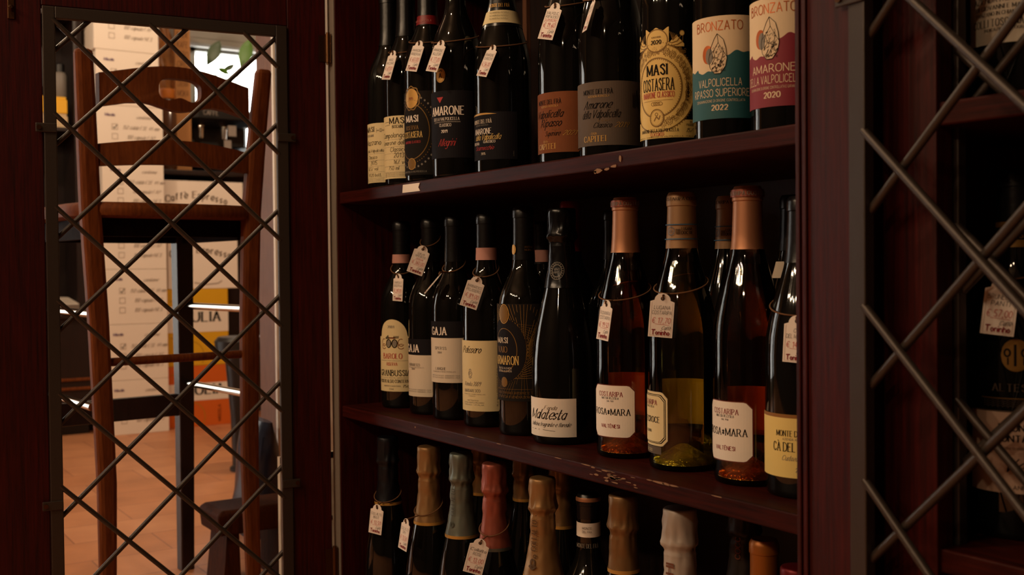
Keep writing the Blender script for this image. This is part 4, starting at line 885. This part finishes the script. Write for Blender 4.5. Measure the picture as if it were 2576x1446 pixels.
def rail(name, zc, poly_top, poly_bot, b0, hole=None):
    n = 40; us = [-.155+.31*i/n for i in range(n+1)]
    outer = [(u, poly_bot(u)) for u in us]+[(u, poly_top(u)) for u in reversed(us)]
    m = MB()
    bend = lambda u: b0-.018*(1-(u/.16)**2)
    P3 = lambda p, k: stp(p[0], bend(p[0])+k*.011, p[1])
    if not hole:
        for k0, k1 in ((-1, 1),):
            top = [(u, poly_top(u)) for u in us]; bot = [(u, poly_bot(u)) for u in us]
            m.rings([[P3(bot[i], -1), P3(top[i], -1), P3(top[i], 1), P3(bot[i], 1)] for i in range(n+1)], 0, True, True)
    else:
        hc, hw, hh = hole; K = 64; o_, i_ = [], []
        for j in range(K):
            a = 2*math.pi*j/K; dx, dz = math.cos(a), math.sin(a)
            k = abs(dx)**3.2+abs(dz)**3.2; rr = k**(-1/3.2); v = hc+hh*dz*rr
            if dz < 0: v += .009*math.exp(-(dx*rr*2.6)**2)
            i_.append((hw*dx*rr, v))
            lo, hi = 0, .5
            for _ in range(40):
                md = (lo+hi)/2; u, w = dx*md, hc+dz*md
                if abs(u) <= .155 and poly_bot(max(-.155, min(.155, u))) <= w <= poly_top(max(-.155, min(.155, u))): lo = md
                else: hi = md
            o_.append((dx*lo, hc+dz*lo))
        # corners of the rail
        for cu, cv in ((-.155, poly_top(-.155)), (.155, poly_top(.155)), (.155, poly_bot(.155)), (-.155, poly_bot(-.155))):
            j = min(range(K), key=lambda q_: (o_[q_][0]-cu)**2+(o_[q_][1]-cv)**2); o_[j] = (cu, cv)
        m.rings([[P3(p, -1) for p in i_], [P3(p, -1) for p in o_], [P3(p, 1) for p in o_], [P3(p, 1) for p in i_], [P3(p, -1) for p in i_]])
    m.build(name, STOOLW, stool, smooth=True, auto=30)
rail('top_rail', 1.08, lambda u: 1.104+.024*math.cos(u/.155*math.pi/2)**1.2 if abs(u) < .1549 else 1.104, lambda u: 1.042-.007*math.cos(u*40)+.004, -.010, (1.081, .044, .0235))
rail('back_rail', .97, lambda u: .968+.014*math.cos(u/.155*math.pi/2), lambda u: .925+.008*math.cos(u/.155*math.pi/2), -.002)
m = MB(); n = 28; seat = []
for i in range(n):
    a = 2*math.pi*i/n; k = (abs(math.cos(a))**5+abs(math.sin(a))**5)**(-.2); seat.append((math.cos(a)*k*.196, .175+math.sin(a)*k*.205))
rr = lambda s_, z: [stp(a*s_, .175+(b-.175)*s_, z) for a, b in seat]
m.rings([rr(.93, .826), rr(.985, .830), rr(1, .838), rr(.995, .848), rr(.965, .856), rr(.80, .855)], 0, True, True)
m.build('seat', STOOLW, stool, smooth=True)
m = MB()
for o, a_, b_ in ((stp(-.15, .335, .785), e1*.30, e2*.02), (stp(-.168, .03, .785), e1*.02, e2*.31), (stp(.148, .03, .785), e1*.02, e2*.31), (stp(-.15, .02, .79), e1*.30, e2*.02)): m.obox(o, a_, b_, Zv*.04)
m.build('apron', DARKW2, stool)  # shade under the seat is put into the near-black colour
MB().tube([stp(-.165, .012, .541), stp(.165, .012, .541)], .0085, n=12).build('round_stretcher', STOOLW, stool, smooth=True)
m = MB(); m.obox(stp(-.16, .352, .375), e1*.32, e2*.02, Zv*.052); m.build('foot_stretcher', DARKW, stool, bevel=.002)  # shaded like the front legs by the darker wood
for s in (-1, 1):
    for zz in (.637, .453): MB().tube([stp(s*.162, .03, zz), stp(s*.157, .345, zz)], .008, n=12).build('side_stretcher', STEEL, stool, smooth=True)  # wooden rods; the chrome stands for window glare on them

# ------------------------------------------------------------------ cartons
BX = -4.87
CM = [CARD, CARTONT, INK, YELLOW, ORANGEC, WHITE, mat('purple_print', '6a4a7a', .8), mat('gold_line', 'a87f10', .7)]
def carton(x, y0, y1, z0, z1, dep, label, draw, body=0, group='white cartons piled by the wall', jit=0.0):
    t = thing('carton', label, 'box', (x-dep/2, (y0+y1)/2, z0), group)
    m = MB(); m.box((x-dep, y0, z0), (x, y1, z1-.0012), body)
    m.build('carton_body', CM, t, bevel=.002)
    p = Print(lambda u, v, o: (x+o*2, y0+u, z0+v)); draw(p, y1-y0, z1-z0)
    p.build('carton_lettering', CM, t)
    q = Print(lambda u, v, o: (x-dep+u, y0-o*2, z0+v)); q.text('Caff\u00e8', dep*.5, (z1-z0)*.45, .03, 1, 'script'); q.line([(0, (z1-z0)*.97), (dep, (z1-z0)*.97)], .002, 1)
    q.build('side_lettering', CM, t)
def cialde(ticked):
    def d(p, w, h):
        k = h/.24
        p.text('Miscela', .055, .192*k, .012*k, 6, 'bold', .04); p.text('contiene:', .20, .186*k, .014*k, 1, 'script', .066)
        for i, s in enumerate(('150 cialde ESE 44 mm', '100 capsule FAP', '100 capsule NES')):
            v = (.138-.042*i)*k
            p.ring(.075, v+.008, .0165, .0165, .0022, 1, 1, 4, 45, 405); p.text(s, .185, v, .016*k, 1, 'script', .155 if i == 0 else .12)
            if i == 0 and ticked: p.line([(.068, v+.008), (.073, v), (.084, v+.017)], .003, 2)
        p.area(.11, .111, .1*k, .101*k, 0, 1, 1)
    return d
ys = [1088, 955, 815, 677, 540, 405, 268, 131, -6]
zs = [0.0]+[on(340, y, 0, BX).z for y in ys[1:]]
words_ = ['standing on the tiled floor', 'second from the floor, ticked', 'third from the floor, ticked', 'fourth from the floor', 'fifth from the floor, seen just under the stool back', 'sixth from the floor, between the stool rails', 'seventh from the floor, behind the top rail', 'topmost, cut off by the mesh frame']
for i in range(8):
    y0 = on(262+(-12 if i > 4 else 0)-(4 if i == 7 else 0), 700, 0, BX).y; y1 = on(420-(4 if i > 3 else 0)-(8 if i > 5 else 0), 700, 0, BX).y
    carton(BX, y0, y1, zs[i], zs[i+1], .36, 'white coffee carton with tick boxes, '+words_[i], cialde(i != 3))
BE = -4.93
def espresso(p, w, h):
    for i, ch in enumerate('Caff\u00e8 Espresso'):
        if ch == ' ': continue
        u = .02+i*.0205; p.text(ch, u, h*.62+.02*math.sin(i/12*math.pi), .03, 1, 'fat', lay=1)
    p.line([(.09, h*.46), (.10, h*.40), (.115, h*.36)], .005, 1); p.line([(.12, h*.12), (.17, h*.08), (.23, h*.10), (.25, h*.15)], .004, 1)
def brand(band, z0, z1, s):
    def d(p, w, h):
        p.area(0, w, z0, z1, 5, 0); p.text('GIULIA', w*.54, (z0+z1)/2-.012, .044, 2, 'fat', .19); p.text('Bar', w*.3, z0+.012, .02, 2, 'script'); p.ring(.03, (z0+z1)/2, .085, .085, .003, 7, 0, 30, -100, 100); p.ring(.10, .045, .07, .07, .003, 7, 0, 30, -30, 210)
        p.text('MISCELA', w*.8, h*.2, .014, 2, 'sans', rot=90)
    return d
ez = [on(500, y, 0, BE).z for y in (1070, 919, 726, 598, 455)]; ez[0] = 0
ey0, ey1 = on(420, 700, 0, BX).y+.012, on(583, 700, 0, BE).y
carton(BE, ey0, ey1, ez[0], ez[1], .34, 'orange coffee carton with white band, on the floor behind the stool', brand(4, .12, .20, 0), 4, 'coloured coffee cartons')
carton(BE, ey0, ey1-.02, ez[1], ez[2], .34, 'yellow coffee carton with white band, on the orange carton', brand(3, .155, .275, 0), 3, 'coloured coffee cartons')
carton(BE, ey0+.01, ey1+.03, ez[2], ez[3], .34, 'white carton with arched coffee lettering, standing on the yellow carton', espresso, 0, 'white cartons with arched lettering')
carton(BE, ey0-.005, ey1+.06, ez[3], ez[4], .34, 'white carton with arched coffee lettering, topmost of its pile', espresso, 0, 'white cartons with arched lettering')

# ------------------------------------------------------------------ dark furniture and goods along the far wall
sb = thing('sideboard', 'dark brown tall sideboard behind the lettered coffee cartons', 'sideboard', (-5.28, 1.9, 0))
sb_z = ez[4]+.05
XF = BE-.345
MB().box((X0+.002, 1.38, 0), (XF-.005 if XF-.005 > X0+.02 else X0+.02, 2.5, sb_z-.02)).build('carcass', DARKW, sb)
MB().box((X0+.002, 1.37, sb_z-.02), (BE-.02, 2.52, sb_z)).build('worktop', DARKW, sb, bevel=.003)
em = thing('coffee_machine', 'black coffee machine with grey name plate, on the sideboard under the window', 'coffee machine', (-5.08, 1.75, sb_z))
m = MB(); y0, y1 = on(478, 300, 0, -5.0).y, on(645, 300, 0, -5.0).y
m.box((-5.2, y0, sb_z+.02), (-4.99, y1, sb_z+.12), bev=.02); m.build('drip_base', BLACK, em, smooth=True)
m = MB(); m.box((-5.22, y0+.01, sb_z+.12), (-5.10, y1-.01, sb_z+.26), bev=.015); m.build('back_column', BLACK, em, smooth=True)
m = MB(); zt = on(540, 268, 0, -5.0).z; m.box((-5.22, y0-.0, sb_z+.22), (-4.97, y1, zt), bev=.03); m.build('brew_head', BLACK, em, smooth=True)
p = Print(lambda u, v, o: (-4.97+o, y0+u, sb_z+.2+v)); p.text('SAECO'[:0]+'CAFFE', .09, zt-sb_z-.245, .022, 0, 'fat', .07); p.area(.17, .21, -.03, .02, 0, 0, 3); p.area(.15, .185, -.09, -.05, 0, 0, 3)
p.build('name_plate', mat('plate_grey', '8a8078', .5), em)
for k in (.06, .17): MB().lathe([(.012, 0), (.014, .05), (.02, .055), (.02, .06)], (-5.03, y0+k, sb_z+.16), n=14).build('spout', STEEL, em, smooth=True)

jar = thing('jar', 'amber brown glass jar seen through the hand slot of the stool', 'jar', (0, 0, 0)); jp = on(424, 300, 0, -5.05); jar.location = (jp.x, jp.y, sb_z); ORG[jar.name] = Vector(jar.location)
MB().lathe([(.05, 0), (.055, .01), (.055, .26), (.04, .30), (.034, .31), (.034, .34)], (jp.x, jp.y, sb_z), n=28).build('jar_body', mat('amber_brown', '4a2a16', .2, coat=.5), jar, smooth=True)
MB().lathe([(.038, .335), (.040, .34), (.040, .375), (.036, .38)], (jp.x, jp.y, sb_z), n=28).build('jar_lid', mat('jar_lid_orange', 'b0641c', .4), jar, smooth=True)
sg = thing('cardboard_sign', 'tall tan cardboard stand with scrawled writing, beside the jar', 'sign', (0, 0, 0)); g0, g1 = on(440, 120, 0, -5.0), on(478, 120, 0, -5.0); sg.location = (-5.0, (g0.y+g1.y)/2, sb_z); ORG[sg.name] = Vector(sg.location)
TAN = mat('tan_cardboard', '9a6a3a', .8)
MB().box((-5.012, g0.y, sb_z), (-5.0, g1.y, 1.98)).build('sign_board', TAN, sg)
p = Print(lambda u, v, o: (-5.0+o, g0.y+u, v))
for k in range(7): p.text(('MIX', 'KAFE', 'NERO', 'ORO', 'BAR', 'CREMA', 'MOKA')[k], .034, 1.80-k*.045, .026, 0, 'hand', .05)
p.build('scrawl', INK, sg)
MB().box((-5.06, g0.y+.01, sb_z), (-5.012, g1.y-.01, sb_z+.05)).build('sign_foot', TAN, sg)
bagp = on(428, 110, 0, -5.02)
bg = thing('gift_bag', 'crumpled orange wrapped bag leaning over the jar by the window', 'bag', (bagp.x-.07, bagp.y, sb_z))
m = MB(); rg = []
for i, (w, z) in enumerate([(.05, 0), (.055, .2), (.052, .4), (.06, .5), (.055, .58), (.02, .66), (.035, .72)]):
    rg.append([(bagp.x-.09+.035*math.sin(2*math.pi*j/18)*(1+.3*math.sin(j*5+i)), bagp.y+.0+w*math.cos(2*math.pi*j/18)*(1+.12*math.sin(j*3+i*2)), sb_z+z) for j in range(18)])
m.rings(rg, 0, True, True); m.build('bag_wrap', mat('orange_cellophane', '7a4a1c', .25, coat=.4, nscale=14, namt=.5), bg, smooth=True)
pl = thing('potted_plant', 'small plant with upright oval green leaves before the bright window', 'plant', (0, 0, 0)); pp = on(575, 250, 0, -5.16); pl.location = (pp.x, pp.y, sb_z+.0); ORG[pl.name] = Vector(pl.location)
pz = zt+.001
pl.location = (-5.1, pp.y, pz); ORG[pl.name] = Vector(pl.location)
MB().lathe([(.0, 0), (.045, 0), (.06, .06), (.064, .065), (.058, .065), (.05, .05), (0, .05)], (-5.1, pp.y, pz), n=24, cap0=False, cap1=False).build('pot', mat('dark_pot', '2a2220', .5), pl, smooth=True)
LEAF = mat('green_leaf', '4a7a1e', .45); LEAFD = mat('dark_green_leaf', '2c4420', .45)
for (bx0, by0), (tx, ty), wpx, lm in [((520, 165), (553, 102), 32, LEAFD), ((606, 175), (628, 98), 34, LEAF), ((560, 175), (590, 160), 16, LEAFD), ((580, 190), (548, 172), 14, LEAF)]:
    a, b = on(bx0, by0, 0, -4.98 if lm is LEAF else -5.03), on(tx, ty, 0, -4.98 if lm is LEAF else -5.03); ax = (b-a); sd = Vector((.25, .95, 0)); wv = wpx/F*5.05/2
    sd = (sd-ax.normalized()*sd.dot(ax.normalized())).normalized(); nn = ax.normalized().cross(sd); m = MB(); rows = []
    for i in range(9):
        t_ = i/8; w = wv*max(.04, math.sin(math.pi*t_**1.25)**.8); c_ = a+ax*t_+nn*(.01*math.sin(math.pi*t_))
        rows.append([c_-sd*w+nn*.004, c_-nn*.0008, c_+sd*w+nn*.004, c_+nn*.0014])
    m.rings(rows, 0, True, True); m.build('leaf', lm, pl, smooth=True)
    o_ = Vector((-5.1, pp.y, pz+.05)); MB().tube([o_, o_.lerp(a, .55)+Vector((0, 0, .02)), a, a+ax*.3], [.004, .0035, .0028, .0018], n=7).build('stem', LEAFD, pl, smooth=True)
# low dark counter with goods, far left
ct = thing('low_counter', 'low dark wooden counter against the far wall beside the carton pile', 'counter', (-5.13, .7, 0))
cz = on(180, 790, 0, -4.98).z; cy1 = on(262, 700, 0, BX).y-.03
MB().box((X0+.002, .25, .06), (-4.99, cy1, cz-.02)).build('counter_body', DARKW, ct)
MB().box((X0+.002, .24, cz-.02), (-4.97, cy1, cz)).build('counter_top', DARKW, ct, bevel=.003)
MB().box((X0+.002, .27, 0), (-5.03, cy1-.01, .06)).build('toe_kick', BLACK, ct)
for zz in (.20, .24): MB().box((-4.99, .25, zz), (-4.982, cy1, zz+.014)).build('moulding', STOOLW, ct, bevel=.003)
y0, y1 = on(118, 760, 0, -5.0).y, on(200, 760, 0, -5.0).y
tn = thing('tin_box', 'silver tin box with sloped lid on the low counter', 'box', (-5.07, (y0+y1)/2, cz))
zt2 = on(170, 748, 0, -5.0).z
MB().box((-5.14, y0, cz), (-5.0, y1, cz+(zt2-cz)*.6)).build('tin_body', mat('tin_grey', '9a9288', .35, .6), tn, bevel=.002)
m = MB(); m.rings([[(-5.14, y0, cz+(zt2-cz)*.6), (-5.0, y0, cz+(zt2-cz)*.6), (-5.0, y1, cz+(zt2-cz)*.6), (-5.14, y1, cz+(zt2-cz)*.6)], [(-5.13, y0+.02, zt2), (-5.03, y0+.02, zt2), (-5.03, y1-.04, zt2), (-5.13, y1-.04, zt2)]], 0, True, True); m.build('tin_lid', mat('tin_pale', 'c8c0b4', .35, .5), tn)
# tall narrow rack with goods on its shelves
rk = thing('goods_rack', 'tall dark rack with goods on its shelves, beside the carton pile', 'shelf unit', (-5.15, .95, cz))
ry0, ry1 = .62, cy1-.015
MB().box((X0+.002, ry0, cz), (-5.27, ry1, 2.1)).build('rack_back', DARKW, rk)
for y_ in (ry0, ry1-.035): MB().box((-5.27, y_, cz), (-5.02, y_+.035, 2.1)).build('rack_upright', DARKW, rk)
rz = [on(150, y, 0, -5.05).z for y in (322, 278, 560)]
for z_ in (rz[0], 1.86, 1.02): MB().box((-5.27, ry0+.035, z_-.015), (-5.02, ry1-.035, z_)).build('rack_shelf', DARKW, rk)
def goods(name, label, cat, px0, px1, ztop, z0, col, d=.12):
    a, b = on(px0, 300, 0, -5.04).y, on(px1, 300, 0, -5.04).y
    t = thing(name, label, cat, (-5.04-d/2, (a+b)/2, z0)); MB().box((-5.04-d, a, z0), (-5.04, b, ztop-.012)).build('packet', col, t, bevel=.003); MB().box((-5.04-d+.004, a+.004, ztop-.012), (-5.044, b-.004, ztop)).build('packet_lid', col, t, bevel=.002)
goods('biscuit_box', 'cream biscuit box under a yellow box on the goods rack', 'box', 100, 171, on(150, 285, 0, -5.04).z, rz[0], mat('cream_box', 'c0a884', .7))
goods('biscuit_box', 'bright yellow box stacked on the cream box of the goods rack', 'box', 96, 170, on(150, 243, 0, -5.04).z, on(150, 285, 0, -5.04).z, mat('yellow_box', 'e0aa20', .6))
cn = on(152, 200, 0, -5.08)
sp = thing('spray_can', 'grey capped can standing on the yellow box of the goods rack', 'can', (cn.x-.02, cn.y, on(150, 243, 0, -5.04).z))
MB().lathe([(.03, 0), (.032, .005), (.032, .10), (.024, .115)], sp.location, n=24).build('can_body', mat('can_grey', '6a625a', .5), sp, smooth=True)
MB().lathe([(.022, .112), (.022, .15), (.016, .155)], sp.location, n=24).build('can_cap', BLACK, sp, smooth=True)

# ------------------------------------------------------------------ chrome chair, footstool, sack, newspapers
cp_ = on(612, 800, 0, -3.75)
cc = thing('pedestal_stool', 'small black pedestal stool with padded round seat behind the brown bar stool', 'stool', (-3.75, cp_.y, 0))
sz1, sz0 = on(612, 850, 0, -3.66).z, on(612, 894, 0, -3.66).z
MB().lathe([(0, sz0), (.085, sz0), (.10, sz0+.012), (.102, sz1-.014), (.09, sz1), (0, sz1+.004)], (-3.75, cp_.y, 0), n=32, cap0=False, cap1=False).build('seat', BLACK, cc, smooth=True)
MB().lathe([(.045, .02), (.05, .2), (.068, sz0)], (-3.75, cp_.y, 0), n=24).build('pedestal', BLACK, cc, smooth=True)
MB().lathe([(.055, 0), (.055, .012), (.045, .02)], (-3.75, cp_.y, 0), n=24).build('foot_ring', BLACK, cc, smooth=True)
fs = thing('footstool', 'low dark wooden footstool with splayed base beneath the bar stool', 'footstool', (-2.42, .90, 0))
f0, f1 = on(549, 1330, 0, -2.36), on(560, 1288, 0, -2.36)
fy = f0.y
m = MB(); fz = f1.z
m.rings([[(-2.36, fy+.005, fz-.055), (-2.50, fy+.005, fz-.055), (-2.50, fy+.20, fz-.055), (-2.36, fy+.20, fz-.055)], [(-2.36, fy, fz-.01), (-2.50, fy, fz-.01), (-2.50, fy+.205, fz-.01), (-2.36, fy+.205, fz-.01)], [(-2.37, fy+.012, fz), (-2.49, fy+.012, fz), (-2.49, fy+.195, fz), (-2.37, fy+.195, fz)]], 0, True, True)
m.build('step_board', FOOTW, fs, bevel=.004)
for s in (0, 1):
    y_ = fy+.025+s*.12
    m = MB(); m.rings([[(-2.37, y_-.012*(1-s), 0), (-2.49, y_-.012*(1-s), 0), (-2.49, y_+.03, 0), (-2.37, y_+.03, 0)], [(-2.375, y_, fz-.055), (-2.485, y_, fz-.055), (-2.485, y_+.028, fz-.055), (-2.375, y_+.028, fz-.055)]], 0, True, True); m.build('leg', FOOTW, fs)
a, b = on(652, 1160, 0, -2.86), on(692, 1160, 0, -2.86)
sk = thing('sack', 'dark blue plastic sack slumped before the scratched wooden jamb', 'bag', (-2.86, 1.08, 0))
m = MB(); rg = []
zt3 = on(670, 1048, 0, -2.86).z
for i in range(9):
    t_ = i/8; w = (.055, .062, .065, .06, .056, .052, .046, .036, .016)[i]
    rg.append([(-2.84+.10*math.cos(2*math.pi*j/24)*(1+.15*noise.noise(Vector((j*.7, i*.9, 3)))), 1.048+w*math.sin(2*math.pi*j/24)*(1+.2*noise.noise(Vector((j*.8, i, 1)))), zt3*t_) for j in range(24)])
m.rings(rg, 0, True, True); m.build('sack_body', mat('navy_plastic', '1c2236', .3), sk, smooth=True)
nw = thing('newspaper_bundle', 'bundle of printed newspapers with yellow foot, standing behind the door gap', 'newspapers', (-1.95, .85, 0))
n0 = on(701, 1300, 0, -1.94).y; zt4 = on(706, 1150, 0, -1.93).z
m = MB(); m.box((-1.942, n0, 0), (-1.93, .95, zt4)); m.build('paper_stack', PALE, nw)
p = Print(lambda u, v, o: (-1.93+o, n0+u, v)); L_ = .95-n0
p.area(0, L_, .0, .075, 0, 1); p.area(0, L_, zt4-.012, zt4, 1, 1)
for k in range(40): a = random.uniform(0, L_-.02); b = random.uniform(.08, zt4-.03); p.area(a, a+random.uniform(.004, .02), b, b+random.uniform(.004, .018), random.choice((1, 1, 2)), 2, 1)
p.build('front_page', [YELLOW, INK, GREYINK], nw)
